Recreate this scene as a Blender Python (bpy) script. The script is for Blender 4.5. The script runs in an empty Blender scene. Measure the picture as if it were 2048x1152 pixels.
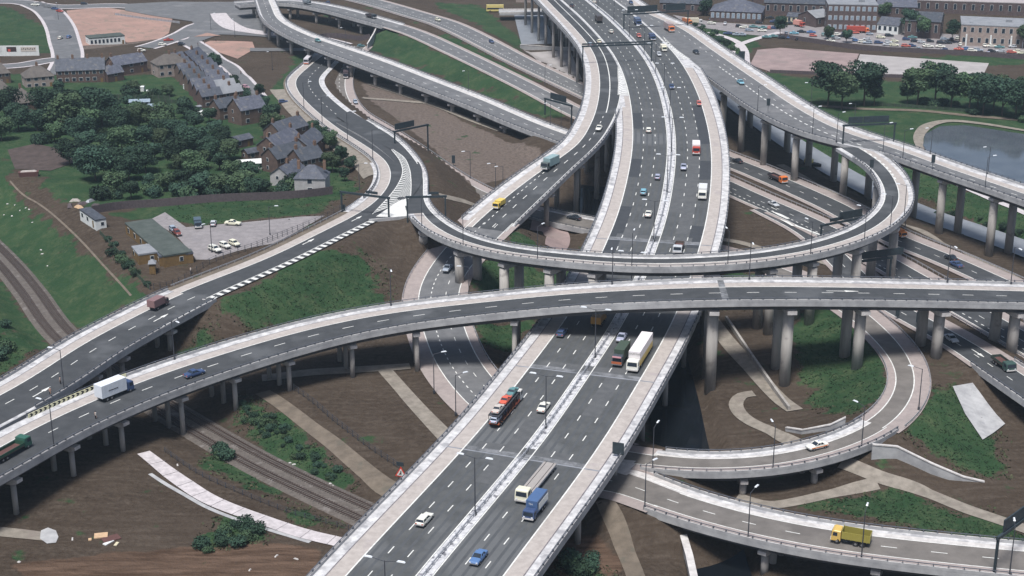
import bpy, bmesh, math, random
import numpy as np
from mathutils import Vector, Matrix
from mathutils.geometry import delaunay_2d_cdt
random.seed(7); np.random.seed(7)
SC=bpy.context.scene; COL=SC.collection
R=math.radians
# ---------------------------------------------------------------- camera, sky, sun, exposure
F=3100.0; TH=R(19.5); HC=149.0
ct,st=math.cos(TH),math.sin(TH)
cam=bpy.data.cameras.new('camera'); co=bpy.data.objects.new('camera',cam); COL.objects.link(co)
cam.sensor_width=36; cam.lens=36*F/2048; cam.clip_start=1; cam.clip_end=30000
co.location=(0,0,HC); co.rotation_euler=(R(90)-TH,0,0); SC.camera=co
W=bpy.data.worlds.new('World'); SC.world=W; W.use_nodes=True
nt=W.node_tree; sky=nt.nodes.new('ShaderNodeTexSky'); sky.sky_type='NISHITA'; sky.sun_disc=False
SUN_EL=R(66); SUN_AZ=R(200)
sky.sun_elevation=SUN_EL; sky.sun_rotation=SUN_AZ; sky.air_density=1.0; sky.dust_density=3.0; sky.ozone_density=1.5
nt.links.new(sky.outputs[0],nt.nodes['Background'].inputs[0]); nt.nodes['Background'].inputs[1].default_value=0.075
sl=bpy.data.lights.new('sun','SUN'); so=bpy.data.objects.new('sun',sl); COL.objects.link(so)
sl.energy=3.3; sl.angle=R(15); sl.color=(1,0.985,0.955)
dv=Vector((math.sin(SUN_AZ)*math.cos(SUN_EL),math.cos(SUN_AZ)*math.cos(SUN_EL),math.sin(SUN_EL)))
so.rotation_euler=dv.to_track_quat('Z','Y').to_euler(); so.location=(0,0,400)
SC.view_settings.view_transform='Standard'; SC.view_settings.look='None'; SC.view_settings.exposure=0.5; SC.view_settings.gamma=1
SC.render.engine='CYCLES'

def U(px,py,z=0.0,*_):
    u=(px-1024)/F; v=(576-py)/F
    dz=-st+v*ct; t=(z-HC)/dz
    return np.array([u*t,(ct+v*st)*t,z])
# ---------------------------------------------------------------- materials
MATS={}
def mat(name,col,col2=None,scale=1.0,rough=0.85,metal=0.0,detail=4,spots=None,emit=None,bump=0,rnd=0,stretch=None):
    if name in MATS: return MATS[name]
    m=bpy.data.materials.new(name); m.use_nodes=True; MATS[name]=m
    n=m.node_tree.nodes; l=m.node_tree.links; b=n['Principled BSDF']
    b.inputs['Roughness'].default_value=rough; b.inputs['Metallic'].default_value=metal
    b.inputs['Specular IOR Level'].default_value=0.3
    if col2 is None: col2=tuple(c*0.8 for c in col)
    tc=n.new('ShaderNodeTexCoord'); tx=n.new('ShaderNodeTexNoise'); tx.inputs['Scale'].default_value=scale; tx.inputs['Detail'].default_value=detail; tx.inputs['Roughness'].default_value=0.65
    src=tc.outputs['Object']
    if stretch:
        mp=n.new('ShaderNodeMapping'); mp.inputs['Scale'].default_value=stretch; l.new(src,mp.inputs[0]); src=mp.outputs[0]
    l.new(src,tx.inputs['Vector'])
    cr=n.new('ShaderNodeValToRGB'); cr.color_ramp.elements[0].position=0.35; cr.color_ramp.elements[1].position=0.65
    cr.color_ramp.elements[0].color=(*col2,1); cr.color_ramp.elements[1].color=(*col,1)
    l.new(tx.outputs[0],cr.inputs[0]); out=cr.outputs[0]
    if spots:   # (colour, scale, threshold, amount)
        t2=n.new('ShaderNodeTexNoise'); t2.inputs['Scale'].default_value=spots[1]; t2.inputs['Detail'].default_value=5
        l.new(tc.outputs['Object'],t2.inputs['Vector'])
        mr=n.new('ShaderNodeMapRange'); mr.inputs[1].default_value=spots[2]; mr.inputs[2].default_value=spots[2]+0.08; mr.inputs[4].default_value=spots[3]
        l.new(t2.outputs[0],mr.inputs[0]); mx=n.new('ShaderNodeMix'); mx.data_type='RGBA'
        l.new(mr.outputs[0],mx.inputs[0]); l.new(out,mx.inputs[6]); mx.inputs[7].default_value=(*spots[0],1); out=mx.outputs[2]
    if rnd:
        oi=n.new('ShaderNodeObjectInfo'); hs=n.new('ShaderNodeHueSaturation'); mr=n.new('ShaderNodeMapRange')
        mr.inputs[3].default_value=1-rnd; mr.inputs[4].default_value=1+rnd; l.new(oi.outputs['Random'],mr.inputs[0]); l.new(mr.outputs[0],hs.inputs['Value'])
        mr2=n.new('ShaderNodeMapRange'); mr2.inputs[3].default_value=0.49; mr2.inputs[4].default_value=0.52; l.new(oi.outputs['Random'],mr2.inputs[0]); l.new(mr2.outputs[0],hs.inputs['Hue'])
        l.new(out,hs.inputs['Color']); out=hs.outputs[0]
    l.new(out,b.inputs['Base Color'])
    if bump:
        bp=n.new('ShaderNodeBump'); bp.inputs['Strength'].default_value=bump; l.new(tx.outputs[0],bp.inputs['Height']); l.new(bp.outputs[0],b.inputs['Normal'])
    if emit: b.inputs['Emission Color'].default_value=(*emit,1); b.inputs['Emission Strength'].default_value=1
    return m
M=lambda k:MATS[k]
mat('asphalt_dark',(0.062,0.065,0.070),(0.046,0.049,0.053),0.35,0.8,spots=((0.125,0.13,0.138),0.06,0.56,0.5))
mat('asphalt_motorway',(0.094,0.097,0.098),(0.066,0.069,0.071),0.25,0.75,spots=((0.135,0.14,0.147),0.04,0.57,0.6))
mat('asphalt_old',(0.150,0.152,0.158),(0.115,0.117,0.123),0.3,0.85,spots=((0.23,0.225,0.23),0.07,0.58,0.5))
mat('asphalt_ramp',(0.175,0.160,0.148),(0.130,0.119,0.110),0.3,0.85,spots=((0.10,0.09,0.085),0.09,0.6,0.5))
mat('asphalt_patch_dark',(0.052,0.056,0.063),(0.042,0.046,0.053),0.5)
mat('asphalt_patch_light',(0.105,0.108,0.112),(0.082,0.085,0.09),0.5)
mat('asphalt_stain',(0.21,0.215,0.23),(0.08,0.085,0.09),0.5)
mat('kerb_shadow_joint',(0.12,0.11,0.12),(0.22,0.2,0.21),1.2)  # dark tone for painted kerb shadow lines and real slab joints
mat('beam_shaded',(0.10,0.10,0.105),(0.07,0.07,0.075),.5,.95)  # shade of the recess under the decks put into the beam colour
mat('tyre_track',(0.070,0.074,0.08),(0.085,0.09,0.096),.4,.7)
mat('shoulder',(0.43,0.39,0.365),(0.345,0.31,0.29),0.7,0.9,spots=((0.31,0.275,0.28),0.2,0.6,0.5))
mat('shoulder_dull',(0.34,0.29,0.275),(0.28,0.24,0.23),0.7,0.9,spots=((0.25,0.22,0.21),0.2,0.6,0.5))
mat('verge_concrete',(0.60,0.595,0.60),(0.37,0.365,0.375),0.55,0.9,spots=((0.26,0.26,0.28),0.4,0.56,0.7))
mat('concrete',(0.42,0.42,0.425),(0.29,0.29,0.30),0.3,0.9,spots=((0.27,0.27,0.29),0.5,0.62,0.6))
mat('concrete_white',(0.60,0.575,0.56),(0.42,0.40,0.39),0.6,0.9)
mat('concrete_soffit',(0.24,0.23,0.235),(0.18,0.175,0.18),0.3,0.95)
mat('concrete_pier',(0.42,0.395,0.37),(0.26,0.243,0.228),0.4,0.95,stretch=(1,1,0.15),spots=((0.17,0.155,0.15),0.35,0.6,0.6))
mat('median',(0.62,0.62,0.63),(0.38,0.38,0.40),0.9,0.9,spots=((0.12,0.12,0.14),0.7,0.57,0.9))
mat('joint_stain',(0.27,0.28,0.31),(0.17,0.18,0.2),0.25,0.85)
mat('paint_white',(0.74,0.74,0.71),(0.55,0.55,0.53),0.9,0.7)
mat('paint_yellow',(0.70,0.68,0.45),(0.6,0.58,0.4),1.0,0.7)
mat('rail_metal',(0.17,0.18,0.21),(0.12,0.13,0.15),1,0.5,0.5)
mat('galvanised',(0.42,0.43,0.46),(0.34,0.35,0.38),1,0.45,0.4)
mat('pole_metal',(0.06,0.065,0.08),(0.05,0.052,0.06),1,0.6)
mat('lamp_glass',(0.75,0.78,0.82),(0.65,0.68,0.72),1,0.3)
mat('sign_back',(0.035,0.05,0.06),(0.025,0.035,0.042),1,0.6)
mat('black',(0.015,0.015,0.018),None,1,0.6)
mat('path_gravel',(0.27,0.24,0.205),(0.18,0.16,0.135),0.5,0.95,spots=((0.2,0.17,0.15),0.3,0.58,0.6))
mat('path_concrete',(0.56,0.52,0.53),(0.40,0.37,0.38),0.7,0.95)
mat('path_brown',(0.17,0.14,0.11),(0.115,0.095,0.075),0.4,0.95,spots=((0.11,0.10,0.08),0.25,0.58,0.7))
mat('carpark',(0.27,0.25,0.255),(0.205,0.19,0.195),0.5,0.9,spots=((0.2,0.19,0.2),0.2,0.6,0.5))
mat('yard_pink',(0.31,0.235,0.225),(0.23,0.175,0.17),0.12,0.95,spots=((0.22,0.18,0.17),0.07,0.56,0.6))
mat('yard_pale',(0.38,0.355,0.35),(0.30,0.28,0.275),0.12,0.95)
mat('bare_orange',(0.37,0.23,0.19),(0.27,0.18,0.15),0.1,0.95,spots=((0.2,0.16,0.13),0.2,0.55,0.7))
mat('dark_soil',(0.085,0.064,0.058),(0.055,0.042,0.038),0.4,0.95)
mat('ballast',(0.135,0.118,0.105),(0.085,0.073,0.065),1.5,0.95,spots=((0.22,0.2,0.19),0.3,0.6,0.6))
mat('sleeper',(0.075,0.06,0.055),None,1,0.9); mat('rail_steel',(0.16,0.11,0.09),None,1,0.4,0.6)
mat('water_dark',(0.008,0.010,0.014),(0.006,0.008,0.010),0.2,0.06); mat('water_pale',(0.24,0.255,0.28),(0.19,0.205,0.23),0.2,0.5)  # pale water carries the sky reflection in its base colour
mat('water_lake',(0.10,0.115,0.135),(0.07,0.082,0.10),0.08,0.08,bump=0.12)  # paler base colour stands in for the lake's reflection
for k in('water_dark','water_pale','water_lake'):
    MATS[k].node_tree.nodes['Principled BSDF'].inputs['Specular IOR Level'].default_value=0.5 if k!='water_dark' else 0.04
mat('grass_patch',(0.045,0.095,0.050),(0.028,0.062,0.034),0.25,0.95,spots=((0.10,0.11,0.06),0.1,0.6,0.5))
mat('leaf',(0.042,0.082,0.048),(0.015,0.035,0.024),0.45,0.9,rnd=0.4); mat('leaf_light',(0.078,0.118,0.058),(0.034,0.062,0.034),0.5,0.9,rnd=0.35)  # strong two-tone contrast puts lit tops and dark gaps into the leaf colour
mat('bark',(0.10,0.08,0.065),None,2,0.95)
mat('brick',(0.135,0.092,0.078),(0.09,0.062,0.055),0.6,0.95,rnd=.15); mat('brick_pale',(0.33,0.27,0.24),(0.26,0.21,0.19),0.6,0.95); mat('render_grey',(0.42,0.41,0.41),(0.33,0.32,0.32),0.6,0.95)
mat('slate',(0.095,0.105,0.130),(0.055,0.062,0.078),0.9,0.7,rnd=.25,spots=((.17,.16,.15),.5,.58,.5)); mat('tile_brown',(0.13,0.115,0.105),(0.09,0.08,0.075),0.5,0.8); mat('felt_green',(0.085,0.10,0.092),(0.055,0.068,0.062),0.3,0.9)
mat('chimney_brick',(0.21,0.135,0.10),(0.15,0.095,0.07),1,0.95); mat('white_wall',(0.70,0.71,0.70),(0.58,0.60,0.59),0.6,0.9); mat('cream',(0.62,0.56,0.40),(0.52,0.47,0.33),0.6,0.9)
mat('glass_dark',(0.03,0.04,0.055),(0.02,0.028,0.04),1,0.15); mat('glass_light',(0.30,0.36,0.42),(0.2,0.26,0.32),1,0.2)
mat('wood_brown',(0.20,0.125,0.05),(0.14,0.09,0.04),1,0.9); mat('roof_grey',(0.26,0.27,0.29),(0.2,0.21,0.23),0.3,0.85); mat('roof_pink',(0.55,0.47,0.45),(0.46,0.39,0.38),0.3,0.9)
mat('fence_brown',(0.11,0.09,0.095),(0.075,0.06,0.065),1.5,0.95); mat('tyre',(0.02,0.02,0.022),None,1,0.85); mat('hub',(0.35,0.35,0.36),None,1,0.4,0.6)
mat('tuft',(0.030,0.060,0.026),(0.018,0.040,0.018),0.2,.95); mat('tuft_dark',(0.045,0.075,0.035),(0.09,0.085,0.05),0.2,.95); mat('hedge',(0.05,0.08,0.05),(0.03,0.05,0.03),0.5,0.95); mat('rubble',(0.42,0.38,0.36),(0.3,0.27,0.25),1,0.95); mat('sheet_tan',(0.55,0.38,0.24),None,1,0.8); mat('rust',(0.12,0.06,0.055),None,1,0.9)
mat('red_panel',(0.55,0.08,0.05),None,1,0.6); mat('skin',(0.45,0.3,0.24),None,1,0.7)
def paint(c,key=None):
    k='paint_%02d_%02d_%02d'%tuple(int(v*99) for v in c)
    if k not in MATS:
        mat(k,c,tuple(v*.93 for v in c),0.8,0.35)
    return MATS[k]
# ---------------------------------------------------------------- builders
class MB:
    def __init__(s): s.v=[]; s.f=[]
    def quadstrip(s,A,B):
        o=len(s.v); n=len(A)
        for a,b in zip(A,B): s.v.append(tuple(a)); s.v.append(tuple(b))
        for i in range(n-1): s.f.append((o+2*i,o+2*i+1,o+2*i+3,o+2*i+2))
    def sweep(s,rings,cap=True):
        o=len(s.v); m=len(rings[0])
        for r in rings: s.v+= [tuple(p) for p in r]
        for i in range(len(rings)-1):
            for j in range(m):
                k=(j+1)%m; s.f.append((o+i*m+j,o+i*m+k,o+(i+1)*m+k,o+(i+1)*m+j))
        if cap: s.f.append(tuple(o+j for j in range(m))[::-1]); s.f.append(tuple(o+(len(rings)-1)*m+j for j in range(m)))
    def box(s,c,d,rz=0,taper=1.0,tx=None,shx=0):
        x,y,z=c; a,b,h=d[0]/2,d[1]/2,d[2]; tx=taper if tx is None else tx
        cs,sn=math.cos(rz),math.sin(rz); o=len(s.v)
        for zz,ta,tb in((0,1,1),(h,tx,taper)):
            for i,j in((-1,-1),(1,-1),(1,1),(-1,1)):
                u=i*a*ta+(shx if zz else 0); w=j*b*tb; s.v.append((x+u*cs-w*sn,y+u*sn+w*cs,z+zz))
        s.f+=[(o+3,o+2,o+1,o),(o+4,o+5,o+6,o+7)]+[(o+i,o+(i+1)%4,o+4+(i+1)%4,o+4+i) for i in range(4)]
    def cyl(s,a,b,r0,r1,n=8):
        a=Vector(a);b=Vector(b);q=(b-a).to_track_quat('Z','Y'); rg=[]
        for p,r in((a,r0),(b,r1)): rg.append([p+q@Vector((r*math.cos(2*math.pi*i/n),r*math.sin(2*math.pi*i/n),0)) for i in range(n)])
        s.sweep(rg)
    def poly(s,pts): o=len(s.v); s.v+=[tuple(p) for p in pts]; s.f.append(tuple(range(o,o+len(pts))))
    def build(s,name,material,parent=None,smooth=False):
        me=bpy.data.meshes.new(name); me.from_pydata([tuple(map(float,v)) for v in s.v],[],s.f); me.update()
        if isinstance(material,str): material=MATS[material]
        me.materials.append(material)
        if smooth: me.shade_smooth()
        o=bpy.data.objects.new(name,me); COL.objects.link(o)
        if parent: o.parent=parent
        return o
def tag(o,label=None,cat=None,group=None,kind=None):
    for k,v in(('label',label),('category',cat),('group',group),('kind',kind)):
        if v: o[k]=v
    return o
def thing(name,loc,rz,label,cat,group=None):
    e=bpy.data.objects.new(name,None); COL.objects.link(e); e.location=tuple(map(float,loc)); e.rotation_euler=(0,0,float(rz)); e.empty_display_size=0.5
    return tag(e,label,cat,group)
def dup(o,parent=None):
    c=o.copy(); COL.objects.link(c)
    if parent: c.parent=parent; c.matrix_parent_inverse=o.matrix_parent_inverse
    for ch in o.children: dup(ch,c)
    return c
def spl(p,n=16):
    p=np.array(p,float);q=np.vstack([2*p[0]-p[1],p,2*p[-1]-p[-2]]);o=[]
    for i in range(1,len(q)-2):
        p0,p1,p2,p3=q[i-1:i+3]; d=[max(np.linalg.norm((b-a)[:2]),1e-3)**.5 for a,b in((p0,p1),(p1,p2),(p2,p3))]
        t0=0;t1=d[0];t2=t1+d[1];t3=t2+d[2]
        for k in range(n):
            t=t1+(t2-t1)*k/n
            A1=(t1-t)/(t1-t0)*p0+(t-t0)/(t1-t0)*p1;A2=(t2-t)/(t2-t1)*p1+(t-t1)/(t2-t1)*p2;A3=(t3-t)/(t3-t2)*p2+(t-t2)/(t3-t2)*p3
            B1=(t2-t)/(t2-t0)*A1+(t-t0)/(t2-t0)*A2;B2=(t3-t)/(t3-t1)*A2+(t-t1)/(t3-t1)*A3
            o.append((t2-t)/(t2-t1)*B1+(t-t1)/(t2-t1)*B2)
    o.append(q[-2]);return np.array(o)
def resamp(c,step):
    s=np.r_[0,np.cumsum(np.linalg.norm(np.diff(c[:,:2],axis=0),axis=1))]; n=max(2,int(round(s[-1]/step))+1); t=np.linspace(0,s[-1],n)
    return np.stack([np.interp(t,s,c[:,k]) for k in range(c.shape[1])],1)
def smooth(a,it):
    for _ in range(it):
        b=a.copy(); b[1:-1]=(a[:-2]+2*a[1:-1]+a[2:])/4; a=b
    return a
class Road:
    """reference edge given as photo points at deck height, turned into a real centre line with widths"""
    def __init__(s,pts,side,w,h=0.0,sm=10,flip=False,ext=(0,0)):
        P=np.array([[*U(p[0],p[1],p[2]+(p[3] if len(p)>3 else h))[:2],p[2],ww] for p,ww in zip(pts,w)])
        if flip: P=P[::-1]; 
        c=resamp(spl(P),2.5); c=smooth(c,sm)
        T=np.gradient(c[:,:2],axis=0); T/=np.linalg.norm(T,axis=1)[:,None]; T=smooth(T,4); N=np.stack([T[:,1],-T[:,0]],1)  # right of travel
        sg=1 if side=='L' else -1
        xy=c[:,:2]+N*(c[:,3:4]/2)*sg
        d=np.c_[xy,c[:,2],c[:,3]]; d=smooth(d,sm)
        for e_,i0,i1 in((ext[0],0,6),(ext[1],-1,-7)):
            if e_:
                v=d[i0]-d[i1]; v=v/np.hypot(v[0],v[1]); v[2]*=.5; v[3]=0; add=np.array([d[i0]+v*q for q in np.arange(5,e_,5)]); d=np.vstack([add[::-1],d]) if i0==0 else np.vstack([d,add])
        d=resamp(d,2.5)
        s.C=d[:,:3]; s.W=d[:,3]; T=np.gradient(s.C[:,:2],axis=0); T/=np.linalg.norm(T,axis=1)[:,None]; s.T=T; s.N=np.stack([T[:,1],-T[:,0]],1)
        s.S=np.r_[0,np.cumsum(np.linalg.norm(np.diff(s.C[:,:2],axis=0),axis=1))]; s.len=s.S[-1]; s.EL=-s.W/2; s.ER=s.W/2
    def at(s,t):
        f=lambda a:np.interp(t,s.S,a)
        return np.array([f(s.C[:,0]),f(s.C[:,1]),f(s.C[:,2])]),np.array([f(s.N[:,0]),f(s.N[:,1])]),f(s.EL),f(s.ER)
    def pos(s,t,e,dz=0):
        c,n,l,r=s.at(t); d={'L':l+e[1],'R':r-e[1],'C':e[1]}[e[0]]
        return np.array([c[0]+n[0]*d,c[1]+n[1]*d,c[2]+dz])
    def ang(s,t): 
        i=min(len(s.S)-1,int(np.searchsorted(s.S,t))); return math.atan2(s.T[i,1],s.T[i,0])
    def near(s,x,y):
        d=np.hypot(s.C[:,0]-x,s.C[:,1]-y); i=int(d.argmin()); return s.S[i],d[i],s.C[i,2]
    def hit(s,px,py,dz=0):
        z=np.median(s.C[:,2])
        for _ in range(25):
            p=U(px,py,z+dz); t,d,zz=s.near(p[0],p[1]); z=z*.5+zz*.5
        return t,p
    def ts(s,a,b,step=2.5): 
        a=max(a,0);b=min(b,s.len); return np.linspace(a,b,max(2,int((b-a)/step)+1))
    def strip(s,mb,a,b,e0,e1,dz,step=2.5):
        A=[];B=[]
        for t in s.ts(a,b,step):
            p,q=s.pos(t,e0,dz),s.pos(t,e1,dz); c,n,_,_=s.at(t)
            if (q-p)[:2]@n<0.02: 
                if len(A)>1: mb.quadstrip(A,B)
                A=[];B=[]; continue
            A.append(p);B.append(q)
        if len(A)>1: mb.quadstrip(A,B)
    def dashes(s,mb,a,b,e,wd,L,gap,dz):
        t=a
        while t+L<b:
            for k in('C',):
                A=[];B=[]
                for u in np.linspace(t,t+L,3):
                    c,n,l,r=s.at(u); d={'L':l+e[1],'R':r-e[1],'C':e[1],'F':l+(r-l)*e[1]}[e[0]]
                    if e[0]=='X': pass
                    A.append((c[0]+n[0]*(d-wd/2),c[1]+n[1]*(d-wd/2),c[2]+dz)); B.append((c[0]+n[0]*(d+wd/2),c[1]+n[1]*(d+wd/2),c[2]+dz))
                mb.quadstrip(A,B)
            t+=L+gap
    def ringsweep(s,mb,a,b,ring,step=2.5,cap=True):
        mb.sweep([[s.pos(t,(e[0],e[1]),e[2]) for e in ring] for t in s.ts(a,b,step)],cap)
# ---------------------------------------------------------------- road geometry
def zs(p): return p
M6L=[(590,1270,11),(690,1152,11),(956,864,12),(1053,742,12.5),(1131,638,13.2),(1184,548,14.5),(1204,504,15.5),(1234,433,17.5),(1256,350,20),(1265,288,21.5),(1263,230,22.5),(1252,175,23),(1236,132,23),(1216,98,23),(1164,40,23),(1120,0,23),(1080,-38,23)]
RM=Road(M6L,'L',[26]*10+[26.3,27,27.5,27.5,28,28,28],0,sm=12)
R5=Road([(-140,1025,12),(0,954,12),(150,865,12),(350,776,12),(512,721,12.7),(637,683,13.5),(762,653,14.8),(887,635,16.5),(1024,621,19),(1149,608,21),(1274,602,23),(1449,597,24.3),(1536,596,24.5),(1786,598,23),(2048,603,20),(2200,607,18)],'R',[16.5]*16,1,sm=14,ext=(60,140))
RA=Road([(-140,825,12,1),(0,755,12,1),(125,676,12,1),(250,612,12,1),(325,576,12,1),(512,507,12.5,.6),(612,459,12.8,.6),(707,411,13,.6),(735,387,13,.5),(753,358,12.6,1),(749,322,11.5,1),(702,285,9.5,1),(662,260,8,1),(612,220,6,1),(577,182,5,1),(572,155,4,1),(600,128,3,1),(625,108,2.5,1),(648,92,2,1)],'L',[17.5,17.5,17.5,17.3,16.8,14.6,14.4,15,16,16.5,17,17.5,18,17.5,17,16.5,16,15,14],0,sm=8,ext=(60,0))
RB=Road([(737,235,7.4),(799,272,9.95),(854,338,12),(859,398,13),(887,430,14.5),(937,460,16),(1024,485,18.5),(1149,499,21),(1274,507,22.5),(1399,505,23),(1536,493,23),(1636,472,23),(1711,443,22.5),(1748,413,22.2),(1761,388,22),(1750,352,21.5),(1728,325,21.2),(1700,307,21),(1672,290,21)],'L',[13,11.5,8,8,9.5]+[9.9]*8+[10,10,10.5,11,12,12],1,sm=7)
R3=Road([(1230,-40,23),(1316,20,23),(1386,50,23),(1449,92,22.6),(1536,150,21.8),(1636,215,21),(1711,252,21),(1823,288,21),(1911,320,21),(2048,365,21),(2160,403,21)],'L',[29,29,26,25,24.5,23.5,21,14.5,13.6,13.5,13.5],1,sm=8,ext=(0,140))
R2=Road([(1034,-42,23,1),(1074,0,23,1),(1136,67,23,1),(1159,100,23,1),(1169,140,23,1),(1166,190,22.9,1),(1149,240,22.2,1),(1116,288,20.5,1),(1089,306,19,1),(1024,350,15.8,1),(937,418,11.5,1),(867,488,8,0.5),(832,530,6.2,.5),(808,580,4.8,.5),(808,630,4.0,0),(822,683,3.5,0),(846,741,3.2,0),(924,833,3,0),(1040,905,3,0),(1150,958,3.2,0)],'R',[17,17,16.5,16,15.5,15,14,13.4,14.5,17,18.5,17.8,17,16.8,16.8,16.6,16.6,17,20,22],0,sm=7)
RC=Road([(1130,868,3,0),(1220,884,3.4,0),(1316,893,4,1),(1399,901,5,1),(1474,900,6,1),(1536,894,6.5,1),(1636,871,7,1),(1723,833,7,1),(1761,801,7,1),(1781,763,7,1),(1782,738,7,1),(1768,708,7,1),(1743,678,6.5,1),(1700,645,6,0),(1640,603,5,0),(1560,560,4,0),(1450,520,3.2,0),(1330,492,3,0),(1184,465,3,0),(1061,438,3,0),(962,403,2.5,0),(900,372,2.2,0),(857,345,2,0),(800,303,2,0),(742,262,2,0),(690,228,2,0),(664,190,2,0),(660,160,2,0),(672,125,2,0),(705,92,2,0)],'L',[12,11,10.7,10,9.8,9.6,9.3,9.3,9,9,9,9.5,10,10.5,11,11,11,12,13,12,10.5,10,10,10,9.5,9,9.5,10,10,10],0,sm=6)
R9=Road([(1130,893,3,0),(1215,925,3.4,0),(1304,944,4,0),(1349,961,5,1),(1449,991,6,1),(1536,1014,7,1),(1686,1041,8,1),(1836,1058,8.5,1),(2048,1078,9,1),(2200,1090,9,1)],'L',[18,17,14.5,13.6,13.4,13.2,13.2,13.2,13.4,13.4],0,sm=7,ext=(0,120))
R6=Road([(500,-40,12),(512,8,12),(527,40,12),(574,70,11.5),(637,97,10.5),(712,125,9.5),(812,162,8),(912,200,7),(1024,247,6),(1111,280,5.5),(1190,310,5)],'R',[11,11.5,12,14,16.5,17.5,16,15,14,14,14],1,sm=6)
R10A=Road([(480,12,10),(562,8,10),(637,20,9.5),(712,40,9),(799,65,8),(887,105,7),(1024,172,5),(1144,235,3),(1300,300,2.2)],'R',[14,15,15,14.5,13,12.8,12,12,12],0,sm=5)
R10B=Road([(620,-15,8.6),(712,5,8.3),(804,32,8),(862,50,7.5),(1024,131,5),(1161,197,3),(1300,262,2.2)],'R',[17,17,17,17,15,14,13],0,sm=5)
R7A=Road([(1330,245,2),(1456,303,2),(1536,333,2),(1711,408,3),(1811,463,4),(1936,513,5),(2048,562,6),(2160,612,6)],'L',[14.5,14.5,14.5,14.5,13.5,13,13,13],0,sm=6,ext=(0,140))
R7B=Road([(1330,300,2),(1456,352,2),(1536,388,2),(1648,436,3),(1788,505,4),(1860,545,5),(1960,600,5.5),(2060,655,6),(2160,712,6)],'L',[13.5]*9,0,sm=6,ext=(0,140))
R7C=Road([(1560,412,2.5),(1660,462,3.2),(1740,535,4),(1800,590,5),(1840,614,5.5),(1918,655,6.3),(1990,696,7.5),(2055,737,8),(2160,806,8.5)],'L',[11,11.5,11.5,11.5,11.5,11.5,11.5,12,12],0,sm=6,ext=(0,110))
# widths beyond the motorway's edge lines
yy=lambda px,py:RM.near(*U(px,py,23)[:2])[0]
s130,s225,s135r=yy(1300,132),yy(1340,222),yy(1380,130)
s60=yy(1290,85)
RM.LN=RM.EL.copy(); RM.RN=RM.ER.copy()
RM.EL=RM.LN-np.interp(RM.S,[s225,s130],[5.8,0.12]); RM.ER=RM.RN+np.interp(RM.S,[s135r-8,s60],[5.8,0.12])
# slip roads melt into the motorway deck (a shade lower where decks overlap)
def settle(rd,dz,a,b,fade=25):
    rd.C[:,2]+=dz*np.clip((rd.S-a+fade)/fade,0,1)*np.clip((b+fade-rd.S)/fade,0,1)
sR2=R2.near(*U(1234,222,22.6)[:2])[0]; settle(R2,-0.05,0,sR2)
sR3=R3.near(*U(1409,142,22.3)[:2])[0]; settle(R3,-0.05,0,sR3)
settle(RB,-0.07,RB.hit(1730,330)[0],RB.len); settle(RB,0.06,0,RB.hit(800,300)[0])
settle(RA,0.05,0,RA.hit(60,800)[0]); settle(R7C,-0.08,0,R7C.hit(1680,475)[0])
# ---------------------------------------------------------------- terrain
CTRL=[(50,1100,1),(300,1100,1),(550,1100,1),(200,950,2.2),(400,960,1),(600,960,0),(600,900,1),(700,860,2.5),(850,850,3),(620,800,3),(500,760,2),(780,640,3),(650,700,3),(450,700,1),(400,650,1),(560,640,4),(700,600,5),(780,520,8),(20,640,3),(60,700,2),(-150,700,3),
(30,370,10),(100,430,10),(200,530,10.3),(290,590,10.5),(150,330,9),(100,300,9),(300,370,9),(500,420,10.5),(450,480,11),(350,500,10.8),(600,410,10.5),(690,385,9.8),(620,330,8),(710,320,6),(560,260,7),(450,180,6),(300,150,6),(150,130,6),(50,60,5),(250,200,7),(30,200,8),(650,250,5),(560,200,4),(540,130,2),(600,110,2),(640,290,6.5),
(100,20,4),(300,60,3),(450,40,2),(400,90,3),(620,60,1),(780,180,1),(900,260,1),(1000,300,1),(900,330,2),(850,200,1),(1020,280,1),(930,400,3),(1050,350,1),(1100,480,1),(1040,480,2.5),(1000,570,0.5),(980,640,0.5),(1150,400,-.5),(1200,340,-.5),(1100,350,0.5),
(1340,730,0),(1440,800,0.5),(1540,800,1),(1600,840,2),(1640,700,4),(1700,700,5),(1600,640,3),(1500,640,2),(1850,640,5.5),(1880,730,6.5),(1850,820,7),(1900,900,4),(1960,960,2.5),(1980,880,2),(1750,960,1),(1900,1000,1),(2040,960,2),(2040,1050,1.5),(1650,980,1),(1540,960,0),(1350,1100,0),(1250,1050,0.5),(1200,1100,0.5),(1150,1140,0.5),(1600,1130,0),(1300,1060,1.5),(1430,960,0),
(1540,460,2),(1500,420,2),(1500,300,1),(1600,340,0.5),(1700,400,0),(1800,470,1.5),(1900,430,-0.5),(2000,500,0),(1950,400,0.5),(2040,420,1),(1600,540,3),(1660,530,3),(1500,120,1),(1600,170,1),(1800,250,1),(2000,280,1),(2000,100,1),(1700,60,1),(1500,50,1),(1300,10,1),(1950,0,1),(1050,60,0),(1100,120,1),(1000,-200,3),(2200,-300,3),(-200,-300,8)]
cw=np.array([U(*c) for c in CTRL])
def base(x,y):
    h=np.zeros_like(x); w=np.zeros_like(x)
    for a,b,z in cw:
        d=(x-a)**2+((y-b)*0.8)**2; k=1/(d+60)**2; h+=k*z; w+=k
    return h/w
RAIL=resamp(spl([[*U(*p)[:2],p[2]] for p in [(-60,455,0),(15,530,0),(60,585,0),(122,668,0),(240,760,0),(370,842,0),(512,924,0),(620,978,0),(737,1033,0),(860,1090,0),(1000,1150,0)]]),3)
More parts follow.
